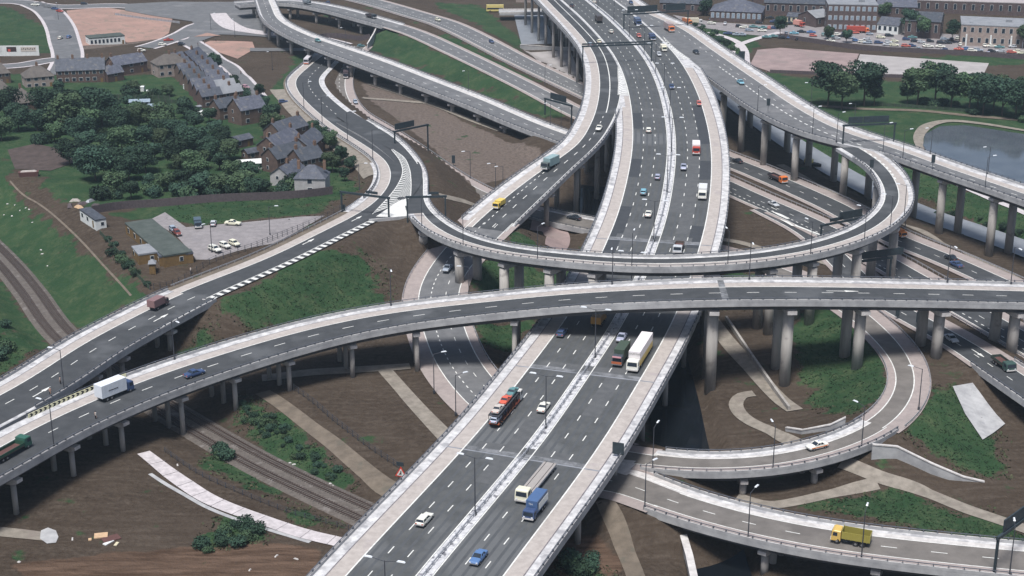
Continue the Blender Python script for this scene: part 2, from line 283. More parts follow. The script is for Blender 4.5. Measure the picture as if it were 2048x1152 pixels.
CAN1=resamp(spl([[*U(*p)[:2],p[2],p[3]] for p in [(1165,285,-1.2,7),(1185,330,-1.2,7),(1190,400,-1.2,7),(1215,480,-1.2,7),(1262,600,-1.2,7),(1312,690,-1.2,7),(1342,790,-1.2,7),(1366,900,-1.2,6.5),(1400,1000,-1.2,6),(1440,1150,-1.2,5.5),(1480,1290,-1.2,5.5)]]),3)
RIV=resamp(spl([[*U(*p)[:2],p[2],p[3]] for p in [(1290,60,-1.5,6),(1400,150,-1.5,6),(1470,205,-1.5,6),(1590,290,-1.5,6),(1711,362,-1.5,6),(1831,420,-1.5,6),(1961,465,-1.5,6.5),(2048,496,-1.5,6.5),(2200,560,-1.5,7)]]),3)
def rs(rd,a,b,hw=None,dz=-0.3):
    m=(rd.S>=a)&(rd.S<=b); return np.c_[rd.C[m],(rd.W[m]/2+1.2 if hw is None else np.full(m.sum(),hw))]+np.array([0,0,dz,0])
sA435=RA.hit(440,600)[0]
CL=[(np.c_[RAIL,np.full(len(RAIL),5.6)],.55,.5),(np.c_[CAN1[:,:2],CAN1[:,2]-.8,CAN1[:,3]],1.5,2.0),(np.c_[RIV[:,:2],RIV[:,2]-.8,RIV[:,3]+1],1.2,2),
 (rs(R10B,0,999),.45,.6),(rs(R10A,R10A.hit(790,60)[0],999),.45,.6),(rs(R6,R6.hit(1100,275)[0],999),.5,.5),(rs(R7A,0,999),.4,.4),(rs(R7B,0,999),.4,.4),(rs(R7C,0,R7C.hit(1950,720)[0]),.5,.4),
 (rs(R2,R2.hit(905,455)[0],999),.5,.5),(rs(RC,0,RC.hit(1330,915)[0]),.6,.5),(rs(RC,RC.hit(1800,865)[0],RC.hit(1215,470)[0]),.35,.5),(rs(RC,RC.hit(1055,440)[0],999),.5,.5),(rs(R9,0,R9.hit(1330,990)[0]),.6,.5),
 (rs(RA,sA435+3,999),.62,.7),(rs(RB,0,RB.hit(835,425)[0],None,-.8),.62,.6)]
def clampz(x,y,h):
    for P,sd,su in CL:
        best=np.full(x.shape,1e9); zr=np.zeros(x.shape)
        x0,x1,y0,y1=P[:,0].min()-60,P[:,0].max()+60,P[:,1].min()-60,P[:,1].max()+60
        m=(x>x0)&(x<x1)&(y>y0)&(y<y1)
        if not m.any(): continue
        xm,ym=x[m],y[m]; bb=best[m]; zz=zr[m]
        for px,py,pz,hw in P:
            d=np.hypot(xm-px,ym-py)-hw; k=d<bb; bb=np.where(k,d,bb); zz=np.where(k,pz,zz)
        bb=np.maximum(bb-1.2,0); hm=h[m]; h[m]=np.clip(hm,zz-bb*sd,zz+bb*su)
    return h
gx=np.unique(np.r_[np.arange(-340,340.1,2.0),-340-np.cumsum(np.geomspace(4,900,28)),340+np.cumsum(np.geomspace(4,900,28))])
gy=np.unique(np.r_[np.arange(236,720,2.0),np.arange(720,1010,3.0),1010+np.cumsum(np.geomspace(6,1500,28)),np.array([-4000,-800,-100,60,150,200,222])])
GX,GY=np.meshgrid(gx,gy)
H=base(GX,GY); far=np.clip((np.hypot(GX,GY-500)-700)/600,0,1); H=H*(1-far)+2*far
H=clampz(GX.ravel(),GY.ravel(),H.ravel().copy()).reshape(GX.shape)
inl=((GX-U(2010,300)[0])/ (U(2010,300)[0]-U(1855,270)[0]))**2
def terr(x,y):
    x=np.asarray(x,float);y=np.asarray(y,float)
    i=np.clip(np.searchsorted(gx,x)-1,0,len(gx)-2); j=np.clip(np.searchsorted(gy,y)-1,0,len(gy)-2)
    u=(x-gx[i])/(gx[i+1]-gx[i]); v=(y-gy[j])/(gy[j+1]-gy[j])
    return H[j,i]*(1-u)*(1-v)+H[j,i+1]*u*(1-v)+H[j+1,i]*(1-u)*v+H[j+1,i+1]*u*v
def G(px,py,off=0.0):
    z=3.0
    for _ in range(30):
        p=U(px,py,z+off); z=z*.5+.5*float(terr(p[0],p[1]))
    return np.array([p[0],p[1],z])
# ground cover classes
def inpoly(x,y,poly):
    c=np.zeros(x.shape,bool); n=len(poly)
    for i in range(n):
        x1,y1=poly[i][:2];x2,y2=poly[(i+1)%n][:2]
        k=((y1>y)!=(y2>y)); 
        xi=(x2-x1)*(y-y1)/((y2-y1) if y2!=y1 else 1e-9)+x1; c^=k&(x<xi)
    return c
AREAS=[ # (class, polygon in photo points)
 (1,[(-400,300),(30,340),(20,380),(90,430),(200,530),(300,590),(200,640),(120,650),(0,500),(-400,300)]),(1,[(-300,520),(0,560),(60,640),(105,690),(-20,760),(-400,700)]),
 (1,[(430,600),(500,575),(620,505),(740,520),(770,590),(740,650),(640,640),(490,655)]),(1,[(-400,-60),(30,20),(100,60),(108,110),(40,100),(0,90),(-300,90)]),
 (1,[(-300,130),(80,150),(330,150),(440,200),(520,240),(640,300),(720,380),(640,390),(430,400),(210,420),(120,400),(60,340),(-300,300)]),
 (1,[(210,425),(400,400),(640,388),(700,380),(620,430),(400,450),(240,430)]),
 (1,[(750,60),(800,68),(890,110),(1060,190),(1160,240),(1060,225),(930,175),(740,100)]),(1,[(880,60),(1050,150),(1080,180),(1040,170),(870,85)]),(1,[(860,5),(960,10),(1045,80),(1045,110),(960,50)]),
 (1,[(1380,50),(1500,60),(1520,90),(1480,120),(1440,110)]),(1,[(1540,150),(1680,160),(2048,170),(2300,200),(2300,330),(2048,340),(1860,300),(1820,280),(1660,215),(1560,165)]),
 (1,[(1400,130),(1900,230),(1930,330),(2048,370),(2300,420),(2300,570),(2048,480),(1960,440),(1830,400),(1740,350),(1640,290),(1500,190)]),
 (1,[(1480,170),(1600,250),(1720,320),(1830,385),(1830,400),(1700,345),(1580,275),(1470,195)]),(1,[(1850,405),(1960,450),(2060,490),(2060,470),(1960,420),(1860,385)]),(1,[(1630,600),(1700,640),(1770,720),(1775,780),(1700,830),(1640,820),(1600,740),(1570,660)]),(1,[(1850,800),(1915,780),(1990,880),(1990,950),(1960,950),(1800,870)]),
 (1,[(1620,1015),(1790,975),(2048,1065),(2300,1130),(1836,1056)]),(1,[(950,640),(1060,640),(1030,700),(960,690)]),(1,[(960,520),(1160,540),(1180,560),(960,590)]),(1,[(1020,460),(1060,480),(1075,500),(1010,490)]),
 (1,[(480,790),(560,830),(690,950),(700,990),(620,960),(480,880)]),(1,[(420,900),(560,980),(545,1000),(400,920)]),(1,[(580,1010),(660,1050),(640,1060),(570,1030)]),(1,[(380,1100),(450,1030),(530,1060),(500,1100),(400,1110)]),
 (1,[(500,240),(600,100),(640,150),(570,200)]),(1,[(350,700),(420,640),(420,720),(370,760)]),(1,[(1460,520),(1620,560),(1700,600),(1440,620),(1450,560)]),(1,[(1330,760),(1345,760),(1400,910),(1380,910)]),
 (1,[(1100,1120),(1180,1120),(1200,1160),(1080,1160)]),(1,[(1550,150),(1560,130),(2300,90),(2300,120),(1700,140)]),
 (2,[(130,20),(200,12),(330,35),(340,75),(250,90),(160,100)]),(2,[(840,170),(900,230),(1080,300),(1070,340),(940,370),(860,290),(740,200),(720,165)]),
 (3,[(300,1100),(560,1080),(640,1100),(640,1200),(200,1200),(0,1130)]),(3,[(1100,1080),(1200,1060),(1260,1150),(1100,1150)])]
mask={1:np.zeros(GX.shape),2:np.zeros(GX.shape),3:np.zeros(GX.shape)}
for k,poly in AREAS:
    wp=[G(min(max(a,-300),2300),max(b,-60)) for a,b in poly]; m=inpoly(GX,GY,wp)
    for q in mask: mask[q][m]=1 if q==k else 0
for q in mask:
    a=mask[q]
    for _ in range(2):
        b=a.copy(); b[1:-1,1:-1]=(a[:-2,1:-1]+a[2:,1:-1]+a[1:-1,:-2]+a[1:-1,2:]+2*a[1:-1,1:-1])/6; a=b
    mask[q]=a
far2=(GY>960)|(np.abs(GX)>360); mask[1][far2]=0.45
ny,nx=GX.shape
idx=np.arange(ny*nx).reshape(ny,nx); fc=np.stack([idx[:-1,:-1],idx[:-1,1:],idx[1:,1:],idx[1:,:-1]],-1).reshape(-1,4)
me=bpy.data.meshes.new('ground'); me.vertices.add(ny*nx); me.vertices.foreach_set('co',np.stack([GX,GY,H],-1).astype(np.float32).ravel())
me.loops.add(fc.size); me.loops.foreach_set('vertex_index',fc.ravel().astype(np.int32)); me.polygons.add(len(fc)); me.polygons.foreach_set('loop_start',(np.arange(len(fc))*4).astype(np.int32)); me.update(calc_edges=True); me.validate()
ca=me.color_attributes.new('cover','FLOAT_COLOR','POINT'); ca.data.foreach_set('color',np.stack([mask[1],mask[2],mask[3],np.ones_like(H)],-1).astype(np.float32).ravel())
me.shade_smooth()
gm=bpy.data.materials.new('ground_cover'); gm.use_nodes=True; MATS['ground']=gm
n=gm.node_tree.nodes; l=gm.node_tree.links; bs=n['Principled BSDF']; bs.inputs['Roughness'].default_value=0.97; bs.inputs['Specular IOR Level'].default_value=0.1
tc=n.new('ShaderNodeTexCoord'); at=n.new('ShaderNodeAttribute'); at.attribute_name='cover'; sp=n.new('ShaderNodeSeparateColor'); l.new(at.outputs['Color'],sp.inputs[0])
def noise(sc,det=6,st_=None):
    t=n.new('ShaderNodeTexNoise'); t.inputs['Scale'].default_value=sc; t.inputs['Detail'].default_value=det; t.inputs['Roughness'].default_value=0.62
    if st_:
        mp=n.new('ShaderNodeMapping'); mp.inputs['Scale'].default_value=st_; mp.inputs['Rotation'].default_value=(0,0,0.5); l.new(tc.outputs['Object'],mp.inputs[0]); l.new(mp.outputs[0],t.inputs['Vector'])
    else: l.new(tc.outputs['Object'],t.inputs['Vector'])
    return t.outputs[0]
def ramp(f,c0,c1,a=.35,b=.65):
    r=n.new('ShaderNodeValToRGB'); r.color_ramp.elements[0].position=a; r.color_ramp.elements[1].position=b; r.color_ramp.elements[0].color=(*c0,1); r.color_ramp.elements[1].color=(*c1,1); l.new(f,r.inputs[0]); return r.outputs[0]
def mixc(f,a,b):
    x=n.new('ShaderNodeMix'); x.data_type='RGBA'; l.new(f,x.inputs[0]); l.new(a,x.inputs[6]); l.new(b,x.inputs[7]); return x.outputs[2]
def math_(op,a,b=None,v=None):
    x=n.new('ShaderNodeMath'); x.operation=op; l.new(a,x.inputs[0])
    if b is not None: l.new(b,x.inputs[1])
    elif v is not None: x.inputs[1].default_value=v
    x.use_clamp=False; return x.outputs[0]
nb=noise(0.05); nf=noise(0.9); ns=noise(0.35,6,(0.35,2.2,1))
soil=mixc(ramp(nf,(0,0,0),(1,1,1),.3,.7),ramp(nb,(0.036,0.026,0.019),(0.062,0.047,0.036)),ramp(ns,(0.056,0.042,0.031),(0.098,0.078,0.062)))
grass=mixc(ramp(nf,(0,0,0),(1,1,1),.35,.7),ramp(nb,(0.018,0.045,0.020),(0.034,0.070,0.030)),ramp(noise(0.18,8),(0.026,0.057,0.026),(0.078,0.098,0.050),.42,.66))
pink=ramp(nf,(0.095,0.075,0.064),(0.165,0.134,0.116)); redd=ramp(ns,(0.060,0.038,0.026),(0.130,0.086,0.062))
def cover(ch,amt):
    s_=math_('ADD',sp.outputs[ch],math_('MULTIPLY',math_('SUBTRACT',noise(0.11,9),v=0.5),v=amt)); mr=n.new('ShaderNodeMapRange'); mr.inputs[1].default_value=.42; mr.inputs[2].default_value=.58; l.new(s_,mr.inputs[0]); return mr.outputs[0]
c=mixc(cover(2,1.2),soil,redd); c=mixc(cover(1,1.0),c,pink); c=mixc(cover(0,3.2),c,grass); l.new(c,bs.inputs['Base Color'])
bp=n.new('ShaderNodeBump'); bp.inputs['Strength'].default_value=0.9; bp.inputs['Distance'].default_value=0.6; l.new(nf,bp.inputs['Height']); l.new(bp.outputs[0],bs.inputs['Normal'])
me.materials.append(gm); go=bpy.data.objects.new('ground',me); COL.objects.link(go); go['kind']='structure'
# ---------------------------------------------------------------- draped sheets (paths, yards, water, ground roads)
PATHS=[]
def drape_ribbon(name,pts,w,material,dz=0.1,kind='structure',z=None,nw=3,step=1.5,seams=0,parent=None):
    c=resamp(spl([[*( G(*p[:2]) if z is None else U(p[0],p[1],z))] for p in pts]),step); ww=np.interp(np.linspace(0,1,len(c)),np.linspace(0,1,len(w)),w) if isinstance(w,(list,tuple)) else np.full(len(c),w)
    T=np.gradient(c[:,:2],axis=0); T/=np.linalg.norm(T,axis=1)[:,None]+1e-9; N=np.stack([T[:,1],-T[:,0]],1); mb=MB()
    PATHS.append(np.c_[c[:,:2],ww/2+.7])
    rows=[]
    for i in range(len(c)):
        r=[]
        for k in range(nw+1):
            d=(k/nw-.5)*ww[i]; x,y=c[i,0]+N[i,0]*d,c[i,1]+N[i,1]*d
            r.append((x,y,(float(terr(x,y))+dz) if z is None else z))
        rows.append(r)
    for k in range(nw): mb.quadstrip([r[k] for r in rows],[r[k+1] for r in rows])
    o=mb.build(name,material,parent); 
    if kind and not parent: o['kind']=kind
    return o,c
def patch(name,poly,material,dz=0.12,z=None,grid=4.0,kind='structure'):
    wp=[ (G(*p) if z is None else U(p[0],p[1],z)) for p in poly]
    b=[]; 
    for i in range(len(wp)):
        a,c=wp[i],wp[(i+1)%len(wp)]; m=max(1,int(np.hypot(*(c-a)[:2])/grid)); b+=[a[:2]+(c-a)[:2]*k/m for k in range(m)]
    xs=[p[0] for p in b]; ys=[p[1] for p in b]; ins=[]
    if z is None:
        X,Y=np.meshgrid(np.arange(min(xs),max(xs),grid),np.arange(min(ys),max(ys),grid)); m=inpoly(X,Y,b); ins=list(zip(X[m],Y[m]))
    vs=[Vector((float(p[0]),float(p[1]))) for p in b]+[Vector((float(p[0]),float(p[1]))) for p in ins]
    r=delaunay_2d_cdt(vs,[],[list(range(len(b)))],1,1e-4)
    mb=MB(); mb.v=[(v.x,v.y,(float(terr(v.x,v.y))+dz) if z is None else z) for v in r[0]]; mb.f=[tuple(f) for f in r[2]]
    o=mb.build(name,material); 
    if kind: o['kind']=kind
    return o
# ---------------------------------------------------------------- ground sheets
drape_ribbon('canal',[(1165,250),(1185,330),(1190,400),(1215,480),(1262,600),(1312,690),(1342,790),(1366,900),(1400,1000),(1440,1150),(1480,1290)],[14,14,14,14,14,14,14,13,12,12,12],'water_dark',z=-1.2,nw=1)
drape_ribbon('river',[(1290,60),(1400,150),(1470,205),(1590,290),(1711,362),(1831,420),(1961,465),(2048,496),(2200,560)],[11,11,11,11,11,12,12,13,13],'water_pale',z=-1.5,nw=1)
lk=[(1863,318),(1846,290),(1850,268),(1880,252),(1930,250),(2048,268),(2300,300),(2400,400),(2300,430),(2048,380),(1930,350)]
patch('lake_water',lk,'water_lake',dz=0,z=1.6)
rim=[(1868,330),(1843,300),(1838,272),(1862,250),(1900,243),(1960,248),(2048,262),(2200,285)]
drape_ribbon('lakeside_path',rim,[2.4,3,4,5,4,3,2.6,2.6],'path_gravel',dz=0.35)
patch('canal_basin',[(1028,30),(1085,28),(1100,60),(1110,98),(1045,98)],'water_pale',z=0.6)
patch('pavement',[(1046,100),(1140,100),(1165,160),(1150,168),(1075,122)],'yard_pale',dz=.12)
patch('sports_court',[(1500,130),(1515,100),(1560,96),(1718,108),(1700,150),(1640,147),(1540,144)],'yard_pink',dz=.15)
patch('pale_court',[(1720,109),(1978,127),(1962,160),(1900,150),(1704,152)],'yard_pale',dz=.15)
patch('building_yard',[(1345,30),(1430,45),(1560,52),(1660,45),(1800,62),(2060,80),(2300,95),(2300,125),(2048,110),(1840,100),(1640,82),(1500,70),(1380,52)],'carpark',dz=.15)
patch('building_yard',[(300,440),(330,425),(372,455),(460,448),(600,434),(650,432),(545,488),(420,520),(392,520),(350,470)],'carpark',dz=.12)
patch('bare_ground',[(133,22),(205,14),(345,38),(338,66),(320,78),(262,85),(165,92),(150,70)],'bare_orange',dz=.12)
patch('dug_ground',[(15,300),(70,288),(130,300),(150,325),(100,342),(30,338)],'dark_soil',dz=.12)
patch('bare_ground',[(392,92),(420,82),(505,84),(510,98),(475,118),(440,106)],'bare_orange',dz=.14)
patch('bare_ground',[(388,75),(415,67),(442,73)],'bare_orange',dz=.45)
# road network of the town at top left
def road_sheet(pts,w,name='town_road',kerb=True):
    o,_=drape_ribbon(name,pts,w,'asphalt_old',dz=.3)
    if kerb: 
        o2,_=drape_ribbon('pavement',pts,[v+3.4 for v in w],'path_concrete',dz=.2)
road_sheet([(-60,5),(30,4),(110,14),(240,12),(340,22),(420,33),(500,52),(600,72),(680,92)],[11,11,12,12,12,13,14,13,12])
road_sheet([(60,6),(95,22),(118,50),(128,80),(135,120),(120,150)],[12,13,13,13,12,11])
road_sheet([(-40,136),(40,131),(110,120),(150,120)],[9,9,9,9])
road_sheet([(290,96),(330,84),(372,68),(408,52),(440,40)],[9,10,12,14,14])
road_sheet([(372,80),(405,100),(430,118),(460,135),(490,165),(515,195)],[9,8,7,6,6,6])
patch('town_road',[(250,9),(345,4),(520,4),(524,56),(600,66),(600,80),(520,74),(440,70),(400,84),(374,80),(398,58),(384,44),(330,36),(250,22)],'asphalt_old',dz=.33)
drape_ribbon('pavement',[(436,28),(450,45),(480,60),(530,68),(600,74)],[9,10,11,11,9],'path_concrete',dz=.45)
drape_ribbon('lane',[(555,180),(580,205),(602,235),(640,262),(690,300),(725,330),(742,352)],[7,7,6,5,5,5,5],'path_gravel',dz=.25)
road_sheet([(700,108),(640,102),(560,100),(500,100)],[8,8,8,8],kerb=False)
# paths
drape_ribbon('footpath',[(524,757),(600,748),(700,741),(820,733)],[4.2,4,3.8,3.6],'path_gravel',dz=.16)
drape_ribbon('footpath',[(770,741),(800,775),(840,820),(880,862),(920,905)],[3.6,3.6,3.8,4.2,4.4],'path_gravel',dz=.15)
drape_ribbon('footpath',[(525,785),(580,822),(640,868),(710,925),(770,972),(800,985)],[3.8,3.8,3.8,4,4.4,5],'path_brown',dz=.15)
drape_ribbon('footpath',[(287,906),(320,932),(360,962),(420,1000),(512,1036),(600,1066),(700,1090),(760,1105)],[3,3.6,3.8,3.7,3.6,3.6,3.6,3.6],'path_concrete',dz=.18)
drape_ribbon('footpath',[(300,948),(360,985),(420,1018),(512,1052),(620,1085)],[1,1,1,1,1],'concrete',dz=.1)
drape_ribbon('footpath',[(1683,925),(1760,955),(1850,985),(1950,1025),(2060,1062),(2200,1110)],[3.6,3.6,3.6,3.6,3.6,3.6],'path_gravel',dz=.14)
drape_ribbon('footpath',[(1470,1000),(1536,1010),(1600,1002),(1680,985),(1755,967)],[3.2,3.4,3.4,3.4,3.4],'path_gravel',dz=.12)
drape_ribbon('footpath',[(1395,600),(1430,650),(1460,690),(1510,745),(1560,800),(1590,822)],[4.2]*6,'path_gravel',dz=.22)
drape_ribbon('footpath',[(1508,788),(1485,792),(1472,808),(1482,830),(1508,848),(1548,866),(1600,892),(1650,912)],[3.4]*8,'path_gravel',dz=.2)
drape_ribbon('footpath',[(1208,1000),(1228,1040),(1245,1085),(1270,1150),(1290,1220)],[3.6]*5,'path_brown',dz=.15)
drape_ribbon('footpath',[(725,196),(770,200),(820,204),(870,208)],[3.4]*4,'path_gravel',dz=.25)
drape_ribbon('footpath',[(740,168),(800,188),(870,212),(930,236),(1000,262)],[3]*5,'path_gravel',dz=.2)
drape_ribbon('footpath',[(880,392),(930,404),(970,415)],[3]*3,'path_gravel',dz=.2)
drape_ribbon('footpath',[(1062,452),(1100,455),(1115,475),(1110,500)],[8,8,7,6],'yard_pink',dz=.25)
drape_ribbon('footpath',[(1420,65),(1470,82),(1488,100),(1492,125),(1500,150)],[4]*5,'path_concrete',dz=.25)
drape_ribbon('footpath',[(1560,65),(1500,82),(1470,95),(1462,112),(1475,132)],[4]*5,'path_concrete',dz=.22)
drape_ribbon('footpath',[(1640,212),(1720,218),(1840,222),(1940,232),(2060,242)],[4]*5,'path_brown',dz=.2)
drape_ribbon('footpath',[(1560,330),(1600,352),(1700,402),(1800,447),(1840,462),(1960,520),(2060,575)],[3.4]*7,'path_gravel',dz=.2)
drape_ribbon('footpath',[(1870,318),(1900,338),(2000,372),(2080,402)],[3.2]*4,'path_concrete',dz=.25)
drape_ribbon('footpath',[(1870,350),(1950,385),(2060,432)],[3]*3,'path_concrete',dz=.25)
drape_ribbon('footpath',[(1630,520),(1670,532),(1706,548)],[4]*3,'path_gravel',dz=.22)
drape_ribbon('footpath',[(1900,620),(1960,655),(2060,712)],[3.4]*3,'path_gravel',dz=.25)
drape_ribbon('footpath',[(1430,478),(1480,486),(1530,500)],[3.4]*3,'path_gravel',dz=.22)
drape_ribbon('footpath',[(20,362),(80,410),(150,470),(215,540),(262,592)],[.55]*5,'path_brown',dz=.1)
drape_ribbon('footpath',[(-20,1062),(40,1068),(100,1075)],[3.5,3.5,3],'path_gravel',dz=.1)
patch('slope_paving',[(1905,775),(1945,768),(2010,850),(1965,882),(1930,830)],'concrete',dz=.35)
patch('gravel_spill',[(82,1062),(96,1056),(112,1062),(117,1075),(112,1086),(94,1088),(80,1078)],'concrete',dz=.12,grid=1)
_,pc_=drape_ribbon('footpath',[(287,906),(320,932),(360,962),(420,1000),(512,1036),(600,1066),(690,1087)],.1,'path_concrete',dz=-.5)
for i_ in range(4,len(pc_)-2,4):
    a_=pc_[i_];d_=pc_[i_+1]-pc_[i_-1]; d_=d_[:2]/np.hypot(*d_[:2]); n_=np.array([d_[1],-d_[0]])*2.05; q_=d_*.06; m=MB()
    pts_=[a_[:2]-n_-q_,a_[:2]+n_-q_,a_[:2]+n_+q_,a_[:2]-n_+q_]; m.poly([(x_,y_,float(terr(x_,y_))+.215) for x_,y_ in pts_]); o_=m.build('slab_joint','kerb_shadow_joint'); o_['kind']='structure'
# railway
def railway():
    c=RAIL; T=np.gradient(c[:,:2],axis=0); T/=np.linalg.norm(T,axis=1)[:,None]; N=np.stack([T[:,1],-T[:,0]],1)
    mb=MB(); off=[-4.9,-3.9,-1.5,1.5,3.9,4.9]; zz=[-.05,.25,.25,.25,.25,-.05]
    for a in range(5):
        mb.quadstrip([(p[0]+q[0]*off[a],p[1]+q[1]*off[a],zz[a]) for p,q in zip(c,N)],[(p[0]+q[0]*off[a+1],p[1]+q[1]*off[a+1],zz[a+1]) for p,q in zip(c,N)])
    bed=mb.build('railway','ballast'); bed['kind']='structure'
    cc=resamp(c,.75); T=np.gradient(cc[:,:2],axis=0); T/=np.linalg.norm(T,axis=1)[:,None]; N2=np.stack([T[:,1],-T[:,0]],1)
    for lane in(-2.3,2.1):
        s=MB(); r=MB()
        for p,q,t in zip(cc,N2,T): s.box((p[0]+q[0]*lane,p[1]+q[1]*lane,.26),(.3,2.5,.1),math.atan2(t[1],t[0]))
        for k in(-.72,.72):
            rings=[[(p[0]+q[0]*(lane+k+a),p[1]+q[1]*(lane+k+a),b) for a,b in((-.05,.37),(.05,.37),(.05,.5),(-.05,.5))] for p,q in zip(c,N)]; r.sweep(rings)
        s.build('sleepers','sleeper',bed); r.build('rails','rail_steel',bed)
railway()
# ---------------------------------------------------------------- viaduct and road builder
def parapet(root,rd,a,b,side,white=True,name='parapet'):
    if b-a<4: return
    m=MB(); ring=[(side,-.02,-.02),(side,-.02,.62),(side,.36,.62),(side,.36,-.02)]; rd.ringsweep(m,a,b,ring[::1 if side=='L' else -1])
    m.build(name,'concrete',root)
    m=MB(); t=a+.3
    while t+2.0<b:
        q=[rd.pos(u,(side,o),.64) for u,o in((t,0),(t+1.0,0),(t+2.0,0),(t+2.0,.34),(t+1,.34),(t,.34))]; m.poly(q); t+=2.6
    m.build('coping','concrete_white',root)
    m=MB()
    for z0,z1 in((1.0,1.1),): rd.ringsweep(m,a,b,[(side,.08,z0),(side,.08,z1),(side,.26,z1),(side,.26,z0)])
    t=a
    while t<b-.3:
        p=rd.pos(t,(side,.17)); m.box((p[0],p[1],p[2]+.5),(.15,.34,.6),rd.ang(t)); t+=2.6
    m.build('parapet_rail','rail_metal',root)
def crash_rail(rd,a,b,side,off,label,name='crash_barrier',post=3.2):
    m=MB(); rd.ringsweep(m,a,b,[(side,off,.42),(side,off,.74),(side,off+.09,.74),(side,off+.09,.42)])
    p0=MB(); t=a+1
    while t<b:
        p=rd.pos(t,(side,off+.14)); p0.box((p[0],p[1],p[2]-.4),(.12,.12,1.1),rd.ang(t)); t+=post
    e=thing(name,rd.pos((a+b)/2,(side,off)),0,label,'crash barrier')
    for mb,nm,mt in((m,'rail','galvanised'),(p0,'posts','galvanised')):
        o=mb.build(nm,mt,e); o.matrix_parent_inverse=Matrix.Translation(-e.location)
    return e
def pier(root,rd,t,cols,rad,caph=1.3,inset=.9,capw=1.7,colin=None,depth=2.6,name='pier'):
    c,n,l,r=rd.at(t); a=rd.ang(t); top=c[2]-depth
    w=(r-l)-2*inset; 
    ci=c[:2]+n*(l+r)/2
    pm=[]; colin=2.0 if colin is None else colin
    gl=l+inset+colin; gr=r-inset-colin
    for k in range(cols):
        d=(gl+(gr-gl)*k/(cols-1)) if cols>1 else (l+r)/2
        x,y=c[0]+n[0]*d,c[1]+n[1]*d; zb=float(terr(x,y))-1.0
        if zb>top-caph-1: continue
        pm.append(((x,y,zb),(x,y,top-caph+.02)))
    if not pm: return
    cm=MB(); hw=w/2
    rg=[]
    for u,lowz in((-hw,top-caph*.55),(-hw+colin*.9,top-caph),(hw-colin*.9,top-caph),(hw,top-caph*.55)):
        for_ =[(ci[0]+n[0]*u+math.cos(a)*v,ci[1]+n[1]*u+math.sin(a)*v,z) for v,z in((-capw/2,lowz),(capw/2,lowz),(capw/2,top+.05),(-capw/2,top+.05))]; rg.append(for_)
    cm.sweep(rg); o=cm.build(name,'concrete_white',root)
    for p0,p1 in pm: q=MB(); q.cyl(p0,p1,rad*1.02,rad,14); q.build('column','concrete_pier',o,smooth=True)
DECK=[('L',0,0),('L',0,-1.05),('L',.5,-1.3),('R',.5,-1.3),('R',0,-1.05),('R',0,0)]
BEAM=[('L',1.9,-1.2),('L',2.05,-2.6),('R',2.05,-2.6),('R',1.9,-1.2)]
def make_viaduct(name,label,rd,a,b):
    root=thing(name,rd.at((a+b)/2)[0],0,label,'viaduct'); root.location=(0,0,0)
    m=MB(); rd.ringsweep(m,a,b,DECK[::-1]); m.build('deck','concrete',root)
    m=MB(); rd.ringsweep(m,a,b,BEAM[::-1]); m.build('beams','beam_shaded',root)
    m=MB(); rd.strip(m,a,b,('L',.35),('R',.35),.012); m.build('verge','verge_concrete',root)
    return root
def surf(root,rd,a,b,e0,e1,material='asphalt_dark',name='road_surface',dz=.026): 
    m=MB(); rd.strip(m,a,b,e0,e1,dz); return m.build(name,material,root) if m.v else None
def lines(root,rd,specs,name='road_markings',material='paint_white',dz=.048):
    m=MB()
    for sp_ in specs:
        if sp_[0]=='solid': _,a,b,e,w=sp_; rd.strip(m,a,b,e,(e[0],e[1]+w),dz) if e[0]!='R' else rd.strip(m,a,b,(e[0],e[1]+w),e,dz)
        elif sp_[0]=='dash': _,a,b,e,w,L,g=sp_; rd.dashes(m,a,b,e,w,L,g,dz)
    return m.build(name,material,root) if m.v else None
def join(root,rd,t,w,e0,e1,mat_='joint_stain',dz=.04):
    m=MB(); rd.strip(m,t-w/2,t+w/2,e0,e1,dz,step=w/2); o=m.build('expansion_joint',mat_,root)
# ---- main motorway
root=make_viaduct('motorway_viaduct','wide six lane motorway viaduct rising from the bottom edge to the top',RM,0,RM.len)
sTop=RM.len
def LNE(side,off): # fixed distances from the carriageway edge lines, through centre offsets
    return ('C',(-13+off) if side=='L' else (13-off))
surf(root,RM,0,sTop,LNE('L',0),('C',-1.2),'asphalt_motorway'); surf(root,RM,0,sTop,('C',1.2),LNE('R',0),'asphalt_motorway')
surf(root,RM,0,s225+6,('C',-16.2),LNE('L',0),'shoulder','hard_shoulder'); surf(root,RM,0,s135r-6,LNE('R',0),('C',16.2),'shoulder','hard_shoulder')
surf(root,RM,s225+6,s225+24,('C',-15),LNE('L',0),'shoulder','hard_shoulder')
surf(root,RM,0,sTop,('C',-1.2),('C',1.2),'median','median_strip')
for e0,e1,a_,b_ in((-12.95,-9.4,190,235),(-12.95,-9.4,262,281),(9.3,12.9,262,281),(9.3,12.9,300,352),(-12.95,-9.4,318,340),(9.3,12.9,205,222)): surf(root,RM,a_,b_,('C',e0),('C',e1),'asphalt_patch_dark','resurfaced_patch',.034)
for e0,e1,a_,b_ in((5.2,9.2,215,330),(1.3,5.2,232,262),(-9.3,-5.2,205,222),(-9.2,-1.4,333,347),(-5.3,-1.4,60,95),(5.3,9.2,96,130)): surf(root,RM,a_,b_,('C',e0),('C',e1),'asphalt_patch_light','resurfaced_patch',.038)
L=[('solid',0,sTop,('C',-13.1),.28),('solid',0,sTop,('C',12.85),.28),('solid',0,sTop,('C',-1.5),.24),('solid',0,sTop,('C',1.28),.24)]
for e in(-9.25,-5.4,5.25,9.1): L.append(('dash',2.0+(1.2 if e>0 else 0),sTop,('C',e),.22,2.6,6.4))
lines(root,RM,L)
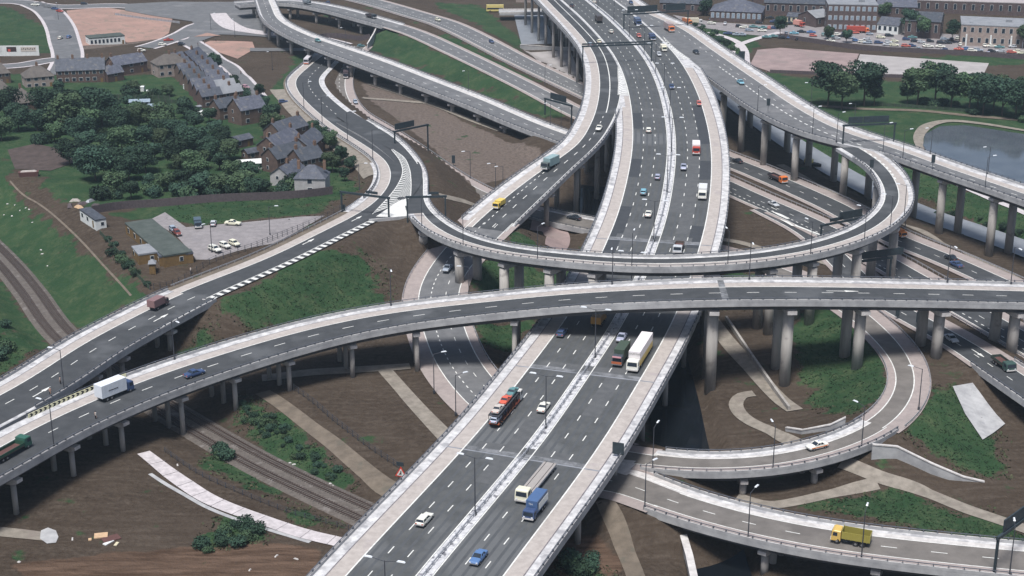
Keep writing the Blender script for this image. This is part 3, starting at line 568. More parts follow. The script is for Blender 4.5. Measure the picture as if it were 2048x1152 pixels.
for px,py in((1065,918),(1180,752),(1300,483)):
    t,_=RM.hit(px,py); join(root,RM,t,.5,LNE('L',-3.4),LNE('R',-3.4)); join(root,RM,t+1.2,1.6,LNE('L',0),LNE('R',0),'asphalt_stain',.041); join(root,RM,t+3.2,3.2,('C',-11),('C',10.4),'asphalt_patch_light',.039)
parapet(root,RM,0,s225,'L'); parapet(root,RM,0,s135r-10,'R')
m=MB(); RM.ringsweep(m,0,sTop,[('C',-.08,.5),('C',-.08,.78),('C',.08,.78),('C',.08,.5)])
t=1
while t<sTop: p=RM.pos(t,('C',0)); m.box((p[0],p[1],p[2]),(.14,.5,.8),RM.ang(t)); t+=2.7
m.build('central_barrier','galvanised',root)
# gore chevrons on the left of the motorway
def gore(rd,pts,z,root,n,mat_='verge_concrete',dark='asphalt_dark',zf=None,chev='paint_white'):
    w=[U(p[0],p[1],z) for p in pts]
    mb=MB(); mb.poly(w); mb.build('painted_gore',mat_,root)
def chevrons(L_,R_,z,root,n,w=.5,tip=0.5,material='paint_white',name='chevron_marking'):
    Z=lambda p:p[2]+.13 if len(p)>2 else z
    A=spl([[*U(p[0],p[1],Z(p))[:2],Z(p)] for p in L_]); B=spl([[*U(p[0],p[1],Z(p))[:2],Z(p)] for p in R_]); mb=MB()
    fa=lambda C,t:np.array([np.interp(t*(len(C)-1),range(len(C)),C[:,k]) for k in range(3)])
    for i in range(n):
        t=(i+.5)/n; k=.5*w/n
        a0,a1=fa(A,t-k),fa(A,t+k); b0,b1=fa(B,t-k),fa(B,t+k); tt=min(1,t+tip/n*2); m0=(fa(A,tt-k)+fa(B,tt-k))/2; m1=(fa(A,min(1,tt+k))+fa(B,min(1,tt+k)))/2
        mb.poly([a0,a1,m1,m0]); mb.poly([m0,m1,b1,b0])
    for C in(A,B):
        T=np.gradient(C[:,:2],axis=0); T/=np.linalg.norm(T,axis=1)[:,None]; N=np.stack([T[:,1],-T[:,0]],1)*.13
        mb.quadstrip([(c[0]-q[0],c[1]-q[1],c[2]) for c,q in zip(C,N)],[(c[0]+q[0],c[1]+q[1],c[2]) for c,q in zip(C,N)])
    mb.build(name,material,root)
zg=lambda px,py:RM.hit(px,py)[1][2]
chevrons([(1236,132),(1236,150),(1237,165),(1236,190)],[(1236,132),(1245,150),(1252,170),(1257,190)],23.06,root,15,.5,.3)
chevrons([(1325,72),(1338,92),(1352,107),(1367,119)],[(1325,72),(1345,92),(1362,106),(1380,118)],23.06,root,14,.5,.3)
for px,py in[(650,1120),(800,985),(1286,835),(1150,1040),(975,850),(1335,740),(1080,1120),(1210,985),(1400,640),(1445,560),(1440,430),(1445,330),(1190,470),(1240,340),(1440,250),(1400,180)]:
    pass
for e in((-16.45,-16.2),(16.2,16.45)): surf(root,RM,0,(s225 if e[0]<0 else s135r-8),('C',e[0]),('C',e[1]),'kerb_shadow_joint','kerb',.03)  # flat dark strips painting the shadow line along the motorway kerbs
for e in(-11.9,-10.1,-8.1,-6.3,-4.3,-2.5,2.4,4.2,6.3,8.1,10.1,11.8):
    surf(root,RM,0,sTop,('C',e-.3),('C',e+.3),'tyre_track','tyre_track',.030)
t=14
while t<sTop: pier(root,RM,t,5,.62,1.2,1.4,1.5,2.2); t+=24.5
# ---- curved slip road on the left of the motorway (R2)
s2e=R2.hit(925,440)[0]
v2=make_viaduct('slip_road_viaduct','curved slip road viaduct peeling off the left side of the motorway',R2,0,s2e)
surf(v2,R2,0,s2e+4,('L',1.3),('R',5.8),'asphalt_dark'); surf(v2,R2,0,s2e+4,('R',5.8),('R',2.6),'shoulder','hard_shoulder')
sRM2=R2.hit(1214,150)[0]; sd2=R2.hit(1205,225)[0]
lines(v2,R2,[('solid',0,s2e+4,('R',5.7),.28),('solid',0,sd2,('R',9.6),.35),('dash',sd2+5,s2e+4,('F',.36),.25,2.6,4.5),('dash',sd2+60,s2e+4,('F',.54),.25,1.2,1.6),('solid',sRM2+30,s2e+4,('L',1.25),.22)])
parapet(v2,R2,0,s2e,'R'); parapet(v2,R2,sR2+1,s2e,'L')
for t in list(np.arange(sR2+8,s2e-14,23)): pier(v2,R2,t,2,.85,1.3,.9,1.6,2.6)
for t in np.arange(12,sR2,24): pier(v2,R2,t,2,.7,1.2,.9,1.5,2.2)
# ---- right hand road off the motorway (R3)
v3=make_viaduct('link_road_viaduct','long straight elevated road leaving the motorway towards the right edge over the canal',R3,0,R3.len)
sd3=R3.hit(1409,135)[0]; s3m=R3.hit(1700,285)[0]
surf(v3,R3,0,R3.len,('L',6.2),('R',1.2),'asphalt_old'); surf(v3,R3,0,R3.len,('L',3.0),('L',6.2),'shoulder','hard_shoulder')
lines(v3,R3,[('solid',0,R3.len,('L',6.1),.28),('dash',30,s3m,('L',9.9),.22,2.6,6.4),('dash',sd3,s3m+5,('L',13.2),.5,2.2,2.2),('dash',s3m,R3.len,('L',9.3),.22,2.6,6.4),('dash',s3m,R3.len,('R',1.7),.2,2,3)])
parapet(v3,R3,0,R3.len,'L'); parapet(v3,R3,sd3+2,s3m-3,'R'); parapet(v3,R3,s3m+16,R3.len,'R')
for t in np.arange(sd3+12,R3.len,22.5):
    for_=(R3.at(t)[3]-R3.at(t)[2]); pier(v3,R3,t,2,1.25,1.3,1.2,2.0,1.6)
for t in np.arange(10,sd3,25): pier(v3,R3,t,3,.8,1.2,1.2,1.5,2)
# ---- big overhead loop (RB)
sb0=RB.hit(835,440)[0]
v4=make_viaduct('loop_ramp_viaduct','narrow looping ramp crossing high over the motorway and curling round on the right',RB,0,RB.len)
surf(v4,RB,0,RB.len,('L',1.6),('R',4.4),'asphalt_dark'); surf(v4,RB,sb0-8,RB.len,('R',4.4),('R',1.7),'shoulder','hard_shoulder'); surf(v4,RB,0,sb0-8,('R',4.4),('R',0),'asphalt_dark')
lines(v4,RB,[('solid',0,RB.len,('L',1.5),.28),('solid',sb0-8,RB.len,('R',4.3),.28),('dash',RB.len-42,RB.len,('R',4.0),.5,2.2,2.2)])
parapet(v4,RB,0,RB.len-14,'L'); parapet(v4,RB,sb0,RB.len-20,'R')
for px,py in((890,440),(952,478),(1030,500),(1118,515),(1205,520),(1420,520),(1525,512),(1615,498),(1700,478),(1785,440),(1775,352)):
    t=RB.hit(px,py)[0]; pier(v4,RB,t,2,1.3,1.4,.8,2.2,1.3)
# ---- foreground flyover (R5)
v5=make_viaduct('flyover_viaduct','long two lane flyover sweeping across the whole foreground above the motorway',R5,0,R5.len)
s5a=R5.hit(30,850)[0]
surf(v5,R5,0,R5.len,('L',5.6),('R',1.1),'asphalt_dark'); surf(v5,R5,0,R5.len,('L',2.5),('L',5.6),'shoulder','hard_shoulder')
surf(v5,R5,0,R5.len,('L',2.4),('L',2.62),'kerb_shadow_joint','kerb',.03)  # kerb shadow line painted between verge and shoulder
lines(v5,R5,[('solid',0,R5.len,('L',5.5),.26),('dash',3,R5.len,('L',9.7),.22,2.9,6.1)])
parapet(v5,R5,s5a+4,R5.len,'L'); parapet(v5,R5,0,R5.len,'R')
join(v5,R5,R5.hit(1447,575)[0],1.6,('L',.5),('R',1),'asphalt_stain')
m=MB(); R5.ringsweep(m,s5a+4,R5.hit(265,760)[0],[('L',.5,0),('L',.5,.9),('L',.62,.9),('L',.62,0)]); m.build('hazard_board','paint_yellow',v5)
m=MB(); t=s5a+4.3; te=R5.hit(265,760)[0]
while t<te-.8:
    q=[R5.pos(t+d,('L',.64),z) for d,z in((0,.05),(.55,.05),(.95,.45),(.55,.88),(0,.88),(.4,.45))]; m.poly(q); t+=1.25
m.build('hazard_chevrons','black',v5)
for px,py in((-60,985),(60,935),(142,872),(233,822),(351,772),(468,728),(580,698),(705,668),(826,645),(1035,618)): pier(v5,R5,R5.hit(px,py)[0],3,.58,1.3,.9,1.7,1.9)
for px,py in((1437,597),(1592,597),(1727,598),(1888,600),(2030,604)): pier(v5,R5,R5.hit(px,py)[0],2,1.35,1.5,.5,2.3,3.4)
for t in np.arange(R5.hit(2030,604)[0]+28,R5.len-5,28): pier(v5,R5,t,2,1.35,1.5,.5,2.3,3.4)
# ---- left ramp (RA): viaduct on the left, embanked road to the right
va=make_viaduct('left_ramp_viaduct','two lane ramp viaduct at far left joining the flyover at a pointed gore',RA,0,sA435)
s_j=RA.hit(38,820)[0]
surf(va,RA,0,sA435,('L',5.4),('R',1.1),'asphalt_dark'); surf(va,RA,0,sA435,('L',2.3),('L',5.4),'shoulder','hard_shoulder')
surf(va,RA,0,sA435,('L',2.2),('L',2.42),'kerb_shadow_joint','kerb',.03)  # thin dark strip, the kerb's shadow painted on the ramp
lines(va,RA,[('solid',0,sA435,('L',5.3),.26),('dash',3,sA435,('L',9.8),.22,2.9,5.1),('solid',sA435-22,sA435,('R',1.2),.26)])
parapet(va,RA,0,sA435,'L'); parapet(va,RA,s_j+3,sA435,'R')
for px,py in((435,600),(316,640),(236,690),(150,730),(60,800)): pier(va,RA,RA.hit(px,py)[0],4,.6,1.2,.9,1.6,2)
def arrow(rd,px,py,root,back=False,e=None,L_=6):
    t,_=rd.hit(px,py); c,n,l,r=rd.at(t); p=U(px,py,c[2]); d=(p[:2]-c[:2])@n; s_=-1 if back else 1
    def q(u,w): cc=rd.pos(t+u*s_,('C',d+w),.06); return cc
    m=MB(); m.poly([q(0,-.16),q(L_*.6,-.16),q(L_*.6,.16),q(0,.16)]); m.poly([q(L_*.58,-.55),q(L_,-.1),q(L_,.1),q(L_*.58,.55)]); m.build('arrow_marking','paint_white',root)
arrow(RA,310,642,va); arrow(RA,73,790,va); arrow(R5,1657,582,v5,L_=8)
rg=bpy.data.objects.new('left_ramp_road',None); COL.objects.link(rg); rg['kind']='structure'
rl=RA.len; sg0=RA.hit(735,405)[0]; sg1=RA.hit(760,330)[0]
m=MB(); RA.strip(m,sA435,rl,('L',-1.0),('L',3.0),-.03); m.build('verge','path_brown',rg)
surf(rg,RA,sA435,rl,('L',1.2),('L',4.4),'shoulder','hard_shoulder',.01)
surf(rg,RA,sA435,sg0,('L',4.4),('R',1.2),'asphalt_dark',dz=.02); surf(rg,RA,sg0,rl,('L',4.4),('R',1.6),'asphalt_dark',dz=.02); surf(rg,RA,RA.hit(704,240)[0],rl,('R',1.6),('R',-.6),'verge_concrete','verge',.015)
surf(rg,RA,sg0-12,sg1+6,('L',-1.2),('L',1.1),'verge_concrete','verge',.03); surf(rg,RA,sg1,rl,('L',-.2),('L',1.2),'verge_concrete','verge',.012)
lines(rg,RA,[('solid',sA435,rl,('L',4.3),.26),('solid',sg1+12,rl,('R',1.6),.26),('dash',sg1+24,rl,('F',.6),.22,2.6,5.4),('solid',sA435,sg0-4,('R',3.4),.24)],dz=.045)
lines(rg,RA,[('dash',sA435+1,sg0+2,('R',2.3),1.9,1.3,1.5)],name='chevron_marking',dz=.06)
arrow(RA,703,443,rg); arrow(RA,600,492,rg)
parapet(rg,RA,sg0+4,rl-10,'L',name='parapet')
m=MB(); RA.ringsweep(m,sg0+3,rl-6,[('L',-.1,-.1),('L',-.1,-6.5),('L',.2,-6.5),('L',.2,-.1)]); w_=m.build('retaining_wall','concrete'); tag(w_,'tall curved retaining wall below the ramp beside the terraced houses','wall')
mb=MB(); mb.v=[tuple(U(x,y,z+.02)) for x,y,z in((672,232,7),(700,222,7),(745,248,8.3),(790,282,10.2),(822,318,11.6),(805,322,11.6),(783,299,11.1),(745,278,9.8),(705,254,8.3))]; mb.f=[(0,1,8),(1,2,7,8),(2,3,6,7),(3,4,5,6)]; mb.build('junction_surface','asphalt_dark',rg)
chevrons([(783,299,11),(800,322,11.8),(805,345,12.4),(795,370,12.8),(776,395,13.1),(745,428,13.1)],[(785,298,11),(808,315,11.7),(819,338,12.2),(822,360,12.6),(822,380,12.95),(821,396,13.1)],13.12,rg,34,.45,.9)
mb=MB(); mb.v=[tuple(U(p[0],p[1],p[2]+.1)) for p in((783,299,11),(800,322,11.8),(805,345,12.4),(795,370,12.8),(776,395,13.1),(732,440,13.1),(800,432,13.1),(816,430,13.1),(822,396,13.1),(822,360,12.6),(819,338,12.2),(808,315,11.7))]; mb.f=[(0,1,11),(1,2,10,11),(2,3,9,10),(3,4,8,9),(4,5,6,7,8)]; mb.build('painted_gore','asphalt_dark',rg)
mb=MB(); mb.poly([U(*p,13.27) for p in((752,433),(797,402),(812,398),(816,432),(790,434))]); mb.build('painted_gore','paint_white',rg)
# gore end wall
m=MB(); a_,b_=U(738,441,13.2),U(818,434,13.2); d=(b_-a_)[:2]; m.box(((a_[0]+b_[0])/2,(a_[1]+b_[1])/2,9.2),(np.hypot(*d),.4,4.4),math.atan2(d[1],d[0])); w_=m.build('retaining_wall','concrete'); tag(w_,'short concrete end wall under the white painted nose where the two ramps part','wall')
def ground_road(name,rd,a,b,vl,sl_,vr,sr,material,dash,smat='shoulder_dull',lm='paint_white',extra=()):
    g=bpy.data.objects.new(name,None); COL.objects.link(g); g['kind']='structure'
    m=MB(); rd.strip(m,a,b,('L',-.6),('R',-.6),-.02); m.build('verge',smat,g)
    surf(g,rd,a,b,('L',vl+sl_),('R',vr+sr),material,dz=.01)
    L=[]
    if sl_>0: L.append(('solid',a,b,('L',vl+sl_-.1),.26))
    if sr>0: L.append(('solid',a,b,('R',vr+sr-.1),.26))
    for f,w,l_,gp in dash: L.append(('dash',a+2,b,('F',f),w,l_,gp))
    lines(g,rd,L+list(extra),dz=.035,material=lm); return g
g2=ground_road('lower_road',R2,s2e-2,R2.len,.2,1.6,.4,3.6,'asphalt_old',((.56,.25,1.3,1.7),(.32,.2,2.6,5.4)))
m=MB(); R2.strip(m,0,1,('L',0),('R',0),0)
sc1=RC.hit(1800,868)[0]; sc0=RC.hit(1300,915)[0]; sc2=RC.hit(1215,455)[0]; sc3=RC.hit(1050,430)[0]
gc=ground_road('loop_road',RC,sc1-1,sc2+1,.3,1.2,.3,3.0,'asphalt_ramp',())
gc1=ground_road('loop_road',RC,0,sc0+1,1,2.0,1,1.4,'asphalt_ramp',())
vc=make_viaduct('lower_loop_viaduct','low curved slip road bridge on the right carrying the white police car',RC,sc0,sc1)
surf(vc,RC,sc0,sc1,('L',2.6),('R',2.9),'asphalt_ramp'); surf(vc,RC,sc0,sc1,('L',1.8),('L',2.6),'concrete_white','hard_shoulder'); surf(vc,RC,sc0,sc1,('R',2.9),('R',1.0),'shoulder_dull','hard_shoulder')
lines(vc,RC,[('solid',sc0,sc1,('L',2.5),.2),('solid',sc0,sc1,('R',2.8),.2)]); parapet(vc,RC,sc0+2,sc1,'L'); parapet(vc,RC,sc0,sc1,'R')
for px,py in((1500,940),(1655,920),(1400,945)): pier(vc,RC,RC.hit(px,py)[0],2,.75,1.2,.7,1.6,1.8,depth=2.3)
vm=make_viaduct('canal_bridge','small low road bridge over the dark canal just left of the motorway',RC,sc2-6,sc3)
surf(vm,RC,sc2-6,sc3,('L',1.5),('R',1.8),'asphalt_ramp'); parapet(vm,RC,sc2-6,sc3,'L'); parapet(vm,RC,sc2-6,sc3,'R')
gc3=ground_road('slip_road',RC,sc3-1,RC.len,.3,.8,.3,2.8,'asphalt_ramp',((.42,.2,2.6,5.4),))
s9=R9.hit(1345,1000)[0]
g9=ground_road('slip_road',R9,0,s9+1,1.6,.6,1.6,1.2,'asphalt_ramp',())
v9=make_viaduct('lower_right_viaduct','low two lane road viaduct at bottom right carrying the yellow tipper lorry',R9,s9,R9.len)
surf(v9,R9,s9,R9.len,('L',3.0),('R',3.0),'asphalt_ramp'); surf(v9,R9,s9,R9.len,('L',1.4),('L',3.0),'concrete_white','hard_shoulder'); surf(v9,R9,s9,R9.len,('R',3.0),('R',.9),'shoulder_dull','hard_shoulder')
lines(v9,R9,[('solid',s9,R9.len,('L',2.9),.22),('solid',s9,R9.len,('R',2.9),.22)])
lines(g9,R9,[('dash',8,R9.len,('C',0),.22,2.9,6.1)],dz=.055); parapet(v9,R9,s9-10,R9.len,'L'); parapet(v9,R9,s9,R9.len,'R')
surf(g9,R9,s9-17,s9,('L',.5),('L',2.9),'concrete_white','verge',.03)
for px,py in((1530,1090),(1750,1120),(1960,1145),(2150,1160),(2350,1175)): pier(v9,R9,R9.hit(px,py)[0],3,.75,1.2,.9,1.7,1.8,depth=2.3)
mb=MB(); mb.poly([U(*p,3.95) for p in((1215,915),(1300,925),(1312,940),(1345,968),(1310,966),(1232,945))]); mb.build('painted_gore','concrete_white',g9)
mb=MB(); mb.v=[(*U(*p,3.2)[:2],z) for z in(3.4,2.2) for p in((1140,860),(1250,886),(1330,915),(1350,975),(1290,1010),(1180,985),(1100,960))]; k=7; mb.f=[tuple(range(k))]+[(i,i+k,(i+1)%k+k,(i+1)%k) for i in range(k)]; mb.build('junction_surface','asphalt_ramp',g9)
s6=R6.hit(1130,290)[0]
v6=make_viaduct('top_left_viaduct','long elevated road curving down from the top left and passing beneath the motorway slip road',R6,0,s6)
surf(v6,R6,0,s6,('L',3.4),('R',1.5),'asphalt_old'); surf(v6,R6,0,s6,('L',1.6),('L',3.4),'concrete_white','hard_shoulder'); lines(v6,R6,[('solid',0,s6,('L',3.4),.3),('dash',2,s6,('F',.56),.25,2.6,6.4)])
parapet(v6,R6,0,s6,'L'); parapet(v6,R6,0,s6,'R')
for t in np.arange(14,s6-6,21): pier(v6,R6,t,2,.8,1.2,.9,1.6,2)
sa=R10A.hit(765,55)[0]
v7=make_viaduct('dual_carriageway_viaduct','straight carriageway bridge at top left in front of the retaining wall',R10A,0,sa)
surf(v7,R10A,0,sa,('L',2.4),('R',1.2),'asphalt_old'); parapet(v7,R10A,0,sa,'L'); parapet(v7,R10A,0,sa,'R'); lines(v7,R10A,[('dash',3,sa,('F',.5),.25,2.6,6.4)])
for t in np.arange(10,sa-6,22): pier(v7,R10A,t,2,.8,1.2,.9,1.6,2)
ground_road('carriageway',R10A,sa-1,R10A.len,.4,1.4,.4,.8,'asphalt_old',((.5,.25,2.6,6.4),))
ground_road('carriageway',R10B,0,R10B.len,.4,1.4,.6,1.6,'asphalt_old',((.38,.25,2.6,6.4),(.66,.3,1.4,1.6)))
ground_road('carriageway',R7A,0,R7A.len,.4,3.2,.4,.8,'asphalt_dark',((.6,.2,2.6,6.4),))
ground_road('carriageway',R7B,0,R7B.len,.4,2.6,.4,.6,'asphalt_dark',((.55,.2,2.6,6.4),(.78,.3,1.3,1.7)))
sc7=R7C.hit(1955,725)[0]
ground_road('slip_road',R7C,0,sc7+1,.3,3.0,.3,.6,'asphalt_dark',((.62,.2,2.6,6.4),))
v8=make_viaduct('right_slip_bridge','short road bridge at the right edge above the paved concrete slope',R7C,sc7,R7C.len)
surf(v8,R7C,sc7,R7C.len,('L',3.3),('R',1.2),'asphalt_dark'); surf(v8,R7C,sc7,R7C.len,('L',.6),('L',3.3),'shoulder_dull','hard_shoulder'); lines(v8,R7C,[('dash',sc7,R7C.len,('F',.62),.2,2.6,6.4),('solid',sc7,R7C.len,('L',3.2),.22)]); parapet(v8,R7C,sc7,R7C.len,'R'); parapet(v8,R7C,sc7,R7C.len,'L')
for t in np.arange(sc7+30,R7C.len-4,24): pier(v8,R7C,t,3,.6,1.0,.7,1.4,1.6,depth=2.0)
arrow(R7C,1948,702,v8,False)
for q_ in([(1540,421),(1562,428),(1580,437),(1574,438),(1556,430)],[(1556,436),(1578,444),(1590,452),(1584,452)],[(1590,449),(1640,468),(1639,470),(1590,452)]): m=MB(); m.poly([U(x,y,R7B.hit(x,y)[1][2]+.12) for x,y in q_]); m.build('wedge_marking','paint_white',v8)
# median grass strips
def strip_between(a,b,name,material,dz=.3): pass
# barriers on ground level roads
crash_rail(RA,sA435+2,sg0+2,'L',-.8,'long crash barrier above the clubhouse fence on the left ramp')
crash_rail(R2,R2.hit(850,500)[0],R2.hit(800,600)[0],'R',-.4,'curved crash barrier on the bend beside the grass bank under the loop ramp')
crash_rail(R2,R2.hit(930,640)[0],R2.hit(1000,790)[0],'L',-.6,'crash barrier on the inner side of the lower road beneath the flyover')
crash_rail(RC,sc1+2,sc1+105,'R',-.4,'outer crash barrier of the sharp bend at lower right')
crash_rail(RC,RC.hit(1700,845)[0],RC.hit(1780,700)[0],'L',-.5,'inner crash barrier of the sharp bend at lower right beside the grass')
crash_rail(R7A,0,R7A.len-4,'L',-.7,'long crash barrier between the dual carriageway and the riverside path')
crash_rail(R7B,R7B.hit(1900,570)[0],R7B.len,'R',-.8,'crash barrier between right hand carriageway and footpath')
crash_rail(R7B,5,R7B.len-4,'L',-1.2,'low barrier on the grass median right of the motorway')
crash_rail(R10B,20,R10B.len-20,'R',-.6,'low barrier along the grass median of the upper left dual carriageway')
crash_rail(RC,sc3+6,RC.len-60,'R',-.6,'crash barrier beside the brown field left of the motorway slip road')
# retaining walls / abutments
def wall(pts,h,label,material='concrete',th=.4,name='retaining_wall',cat='wall',base=None,top=None,cap=True):
    P_=[G(*p) if base is None else U(p[0],p[1],b) for p,b in zip(pts,base or pts)]
    m=MB(); A=[];n_=len(P_); hh=h if isinstance(h,(list,tuple)) else [h]*n_
    rings=[]
    for i,p in enumerate(P_):
        a=P_[max(i-1,0)];b=P_[min(i+1,n_-1)]; t=(b-a)[:2]; t=t/(np.hypot(*t)+1e-9); nn=np.array([t[1],-t[0]])*th/2; zb=p[2]-1.2; zt=p[2]+hh[i]
        rings.append([(p[0]-nn[0],p[1]-nn[1],zb),(p[0]+nn[0],p[1]+nn[1],zb),(p[0]+nn[0],p[1]+nn[1],zt),(p[0]-nn[0],p[1]-nn[1],zt)])
    m.sweep(rings); o=m.build(name,material); tag(o,label,cat)
    if cap:
        c=MB(); c.sweep([[(q[3][0]+(q[3][0]-q[2][0])*.3,q[3][1]+(q[3][1]-q[2][1])*.3,q[3][2]),(q[2][0]-(q[3][0]-q[2][0])*.3,q[2][1]-(q[3][1]-q[2][1])*.3,q[2][2]),(q[2][0]-(q[3][0]-q[2][0])*.3,q[2][1]-(q[3][1]-q[2][1])*.3,q[2][2]+.25),(q[3][0]+(q[3][0]-q[2][0])*.3,q[3][1]+(q[3][1]-q[2][1])*.3,q[3][2]+.25)] for q in rings]); c.build('coping','concrete_white',o)
    return o
wall([(410,665),(430,660),(470,668),(492,672)],[9,8.2,3.2,1.2],'tapering concrete wing wall at the abutment below the left ramp',base=[3,3,3,3])
wall([(1740,945),(1790,945),(1860,960),(1925,968),(1968,972)],[6.5,6.0,3.8,1.6,.9],'long tapering concrete wing wall on the right below the sharp bend',base=[1.5,1.5,1.5,1.5,1.5])
wall([(1572,862),(1604,868),(1660,860),(1690,852)],[.8,.9,1.2,2.0],'low angled concrete wall at the footpath inside the sharp bend')
wall([(1312,1052),(1335,1052),(1342,1070),(1362,1066),(1378,1120),(1395,1200)],1.0,'stepped pale concrete wall along the canal at the bottom',base=[1.5]*6,th=.9)
wall([(758,62),(748,80),(735,98)],[4.5,3.5,2.5],'sloping concrete wing wall under the upper left carriageway')
wall([(1452,640),(1500,712),(1560,798),(1578,822)],1.2,'low dark wall along the canal towpath right of the motorway','concrete_pier',th=.6,cap=False)
wall([(1040,96),(1100,100),(1150,102)],1.6,'pale wall across the basin left of the motorway top')
wall([(1165,330),(1205,332),(1235,334)],3.0,'dark bridge wall across the canal under the motorway','concrete_soffit',base=[-1,-1,-1])
# ---------------------------------------------------------------- street lamps
def lamp_meshes():
    d={}
    for nm,h,arms in(('single',11,(1,)),('double',12,(1,-1))):
        p=MB(); p.cyl((0,0,-.3),(0,0,h),.15,.09,8); p.box((0,0,0),(.5,.5,.7)); 
        a=MB(); 
        for s_ in arms: a.cyl((0,0,h-.15),(s_*2.3,0,h+.25),.065,.05,6)
        hd=MB(); hd.box((0,0,-.08),(1.5,.42,.2),0,.7)
        d[nm]=(p,a,hd,h,arms)
    return d
LD=lamp_meshes(); LP={}
def lamp(x,y,z,rz,kind,label,group,scale=1.0):
    if kind not in LP:
        p,a,hd,h,arms=LD[kind]; t=thing('street_lamp',(x,y,z),rz,label,'street lamp',group); p.build('pole','pole_metal',t); a.build('arm','pole_metal',t)
        for s_ in arms: o=hd.build('lamp_head','lamp_glass',t); o.location=(s_*2.9,0,h+.3)
        LP[kind]=t
    else:
        t=dup(LP[kind]); t.location=(x,y,z); t.rotation_euler=(0,0,rz)
    t.scale=(scale,)*3; tag(t,label,'street lamp',group); return t
ORD=['first','second','third','fourth','fifth','sixth','seventh','eighth','ninth','tenth','eleventh','twelfth','thirteenth','fourteenth','fifteenth','sixteenth','seventeenth','eighteenth','nineteenth','twentieth']+['%dth'%i for i in range(21,80)]
# median lamps of the motorway, found from three measured bases
s1=RM.hit(949,1032)[0]; s2=RM.hit(1088,861)[0]; step=RM.hit(1194,713)[0]-s2; step=(RM.hit(1194,713)[0]-s1)/2
k=0; t=s1-step
while t<RM.len-5:
    if t>2 or True:
        p=RM.pos(max(t,1),('C',0)); k+=1
        lamp(p[0],p[1],p[2],RM.ang(max(t,1))+math.pi/2,'double','twin headed lamp on the motorway median, %s from the bottom'%ORD[k-1],'twin headed lamps along the motorway median')
    t+=step
def lamps_on(rd,pts,side,off,what,group,z=None,sc=.9):
    n_=len(pts)
    for i,(px,py) in enumerate(pts):
        t,_=rd.hit(px,py); p=rd.pos(t,(side,off)); c,nn,_,_=rd.at(t); a=math.atan2(nn[1],nn[0])+(0 if side=='L' else math.pi)
        lamp(p[0],p[1],p[2],a,'single','street lamp on %s, %s from the left'%(what,ORD[i]),group,sc)
lamps_on(RB,[(838,455),(934,493),(1086,520),(1261,532),(1449,530),(1607,510),(1730,485),(1783,460),(1815,438)],'R',.3,'the near parapet of the looping ramp','street lamps along the looping ramp',sc=.85)
lamps_on(R5,[(90,899),],'R',.3,'the near parapet of the foreground flyover','street lamps along the foreground flyover',sc=.95)
lamps_on(R5,[(345,712),(776,606),(1240,553),(1493,548),(1885,556),(2007,560)],'L',.3,'the far parapet of the foreground flyover','street lamps along the foreground flyover')
lamps_on(RA,[(131,783)],'R',.3,'the near parapet of the far left ramp','street lamps on the left ramp')
lamps_on(RA,[(622,217),(665,247),(711,282),(746,320)],'L',.6,'the curved ramp above the terraced houses','street lamps on the left ramp',sc=1.0)
lamps_on(RC,[(1316,936),(1533,937),(1721,895)],'R',.3,'the low bridge with the white police car','street lamps on the low slip road bridges')
lamps_on(R9,[(1287,1027),(1502,1072),(1723,1110),(2010,1150)],'R',.3,'the lower right viaduct with the yellow lorry','street lamps on the lower right viaduct')
lamps_on(RC,[(1831,818),(1815,660)][:1],'R',.3,'the sharp bend at lower right','street lamps on the low slip road bridges')
lamps_on(R2,[(862,783),(925,833)],'R',-1.2,'the lower road below the flyover','street lamps on the lower road')
lamps_on(R2,[(930,600)],'L',-1.0,'the grass inside the lower road','street lamps on the lower road')
lamps_on(R3,[(1551,225),(1635,270),(1661,288),(1776,308),(1820,320),(2000,375)],'R',.3,'the near side of the link road','street lamps along the link road')
lamps_on(R3,[(1625,214),(1716,255),(1870,305),(2002,345)],'L',.3,'the lakeside parapet of the link road','street lamps along the link road',sc=.8)
lamps_on(RC,[(961,398),(983,383),(875,365)][::-1],'R',-.5,'the slip road by the brown field','street lamps on the slip road')
lamps_on(R7A,[(1700,470),(2010,600)],'L',-1.6,'the dual carriageway by the river','street lamps on the dual carriageway')
lamps_on(R6,[(640,100),(880,190),(1060,258)],'L',.3,'the far parapet of the top left viaduct','street lamps on the top left viaduct',sc=.8)
for i,(px,py,lb) in enumerate([(117,40,'beside the road at far top left'),(422,60,'at the roundabout at top left'),(470,74,'between roundabout and the curving viaduct'),(545,140,'on bare ground under the top left viaduct'),(719,380,'beside the lane next to the grey rendered house'),(540,470,'in the clubhouse fence beside the car park'),(424,505,'standing in the clubhouse car park'),(1090,170,'between the two upper left carriageways'),(1122,262,'on the paved verge left of the motorway slip')]):
    g=G(px,py); lamp(g[0],g[1],g[2],random.choice((0,2,4)),'single','single arm street lamp %s'%lb,'street lamps in the town and car park',.8)
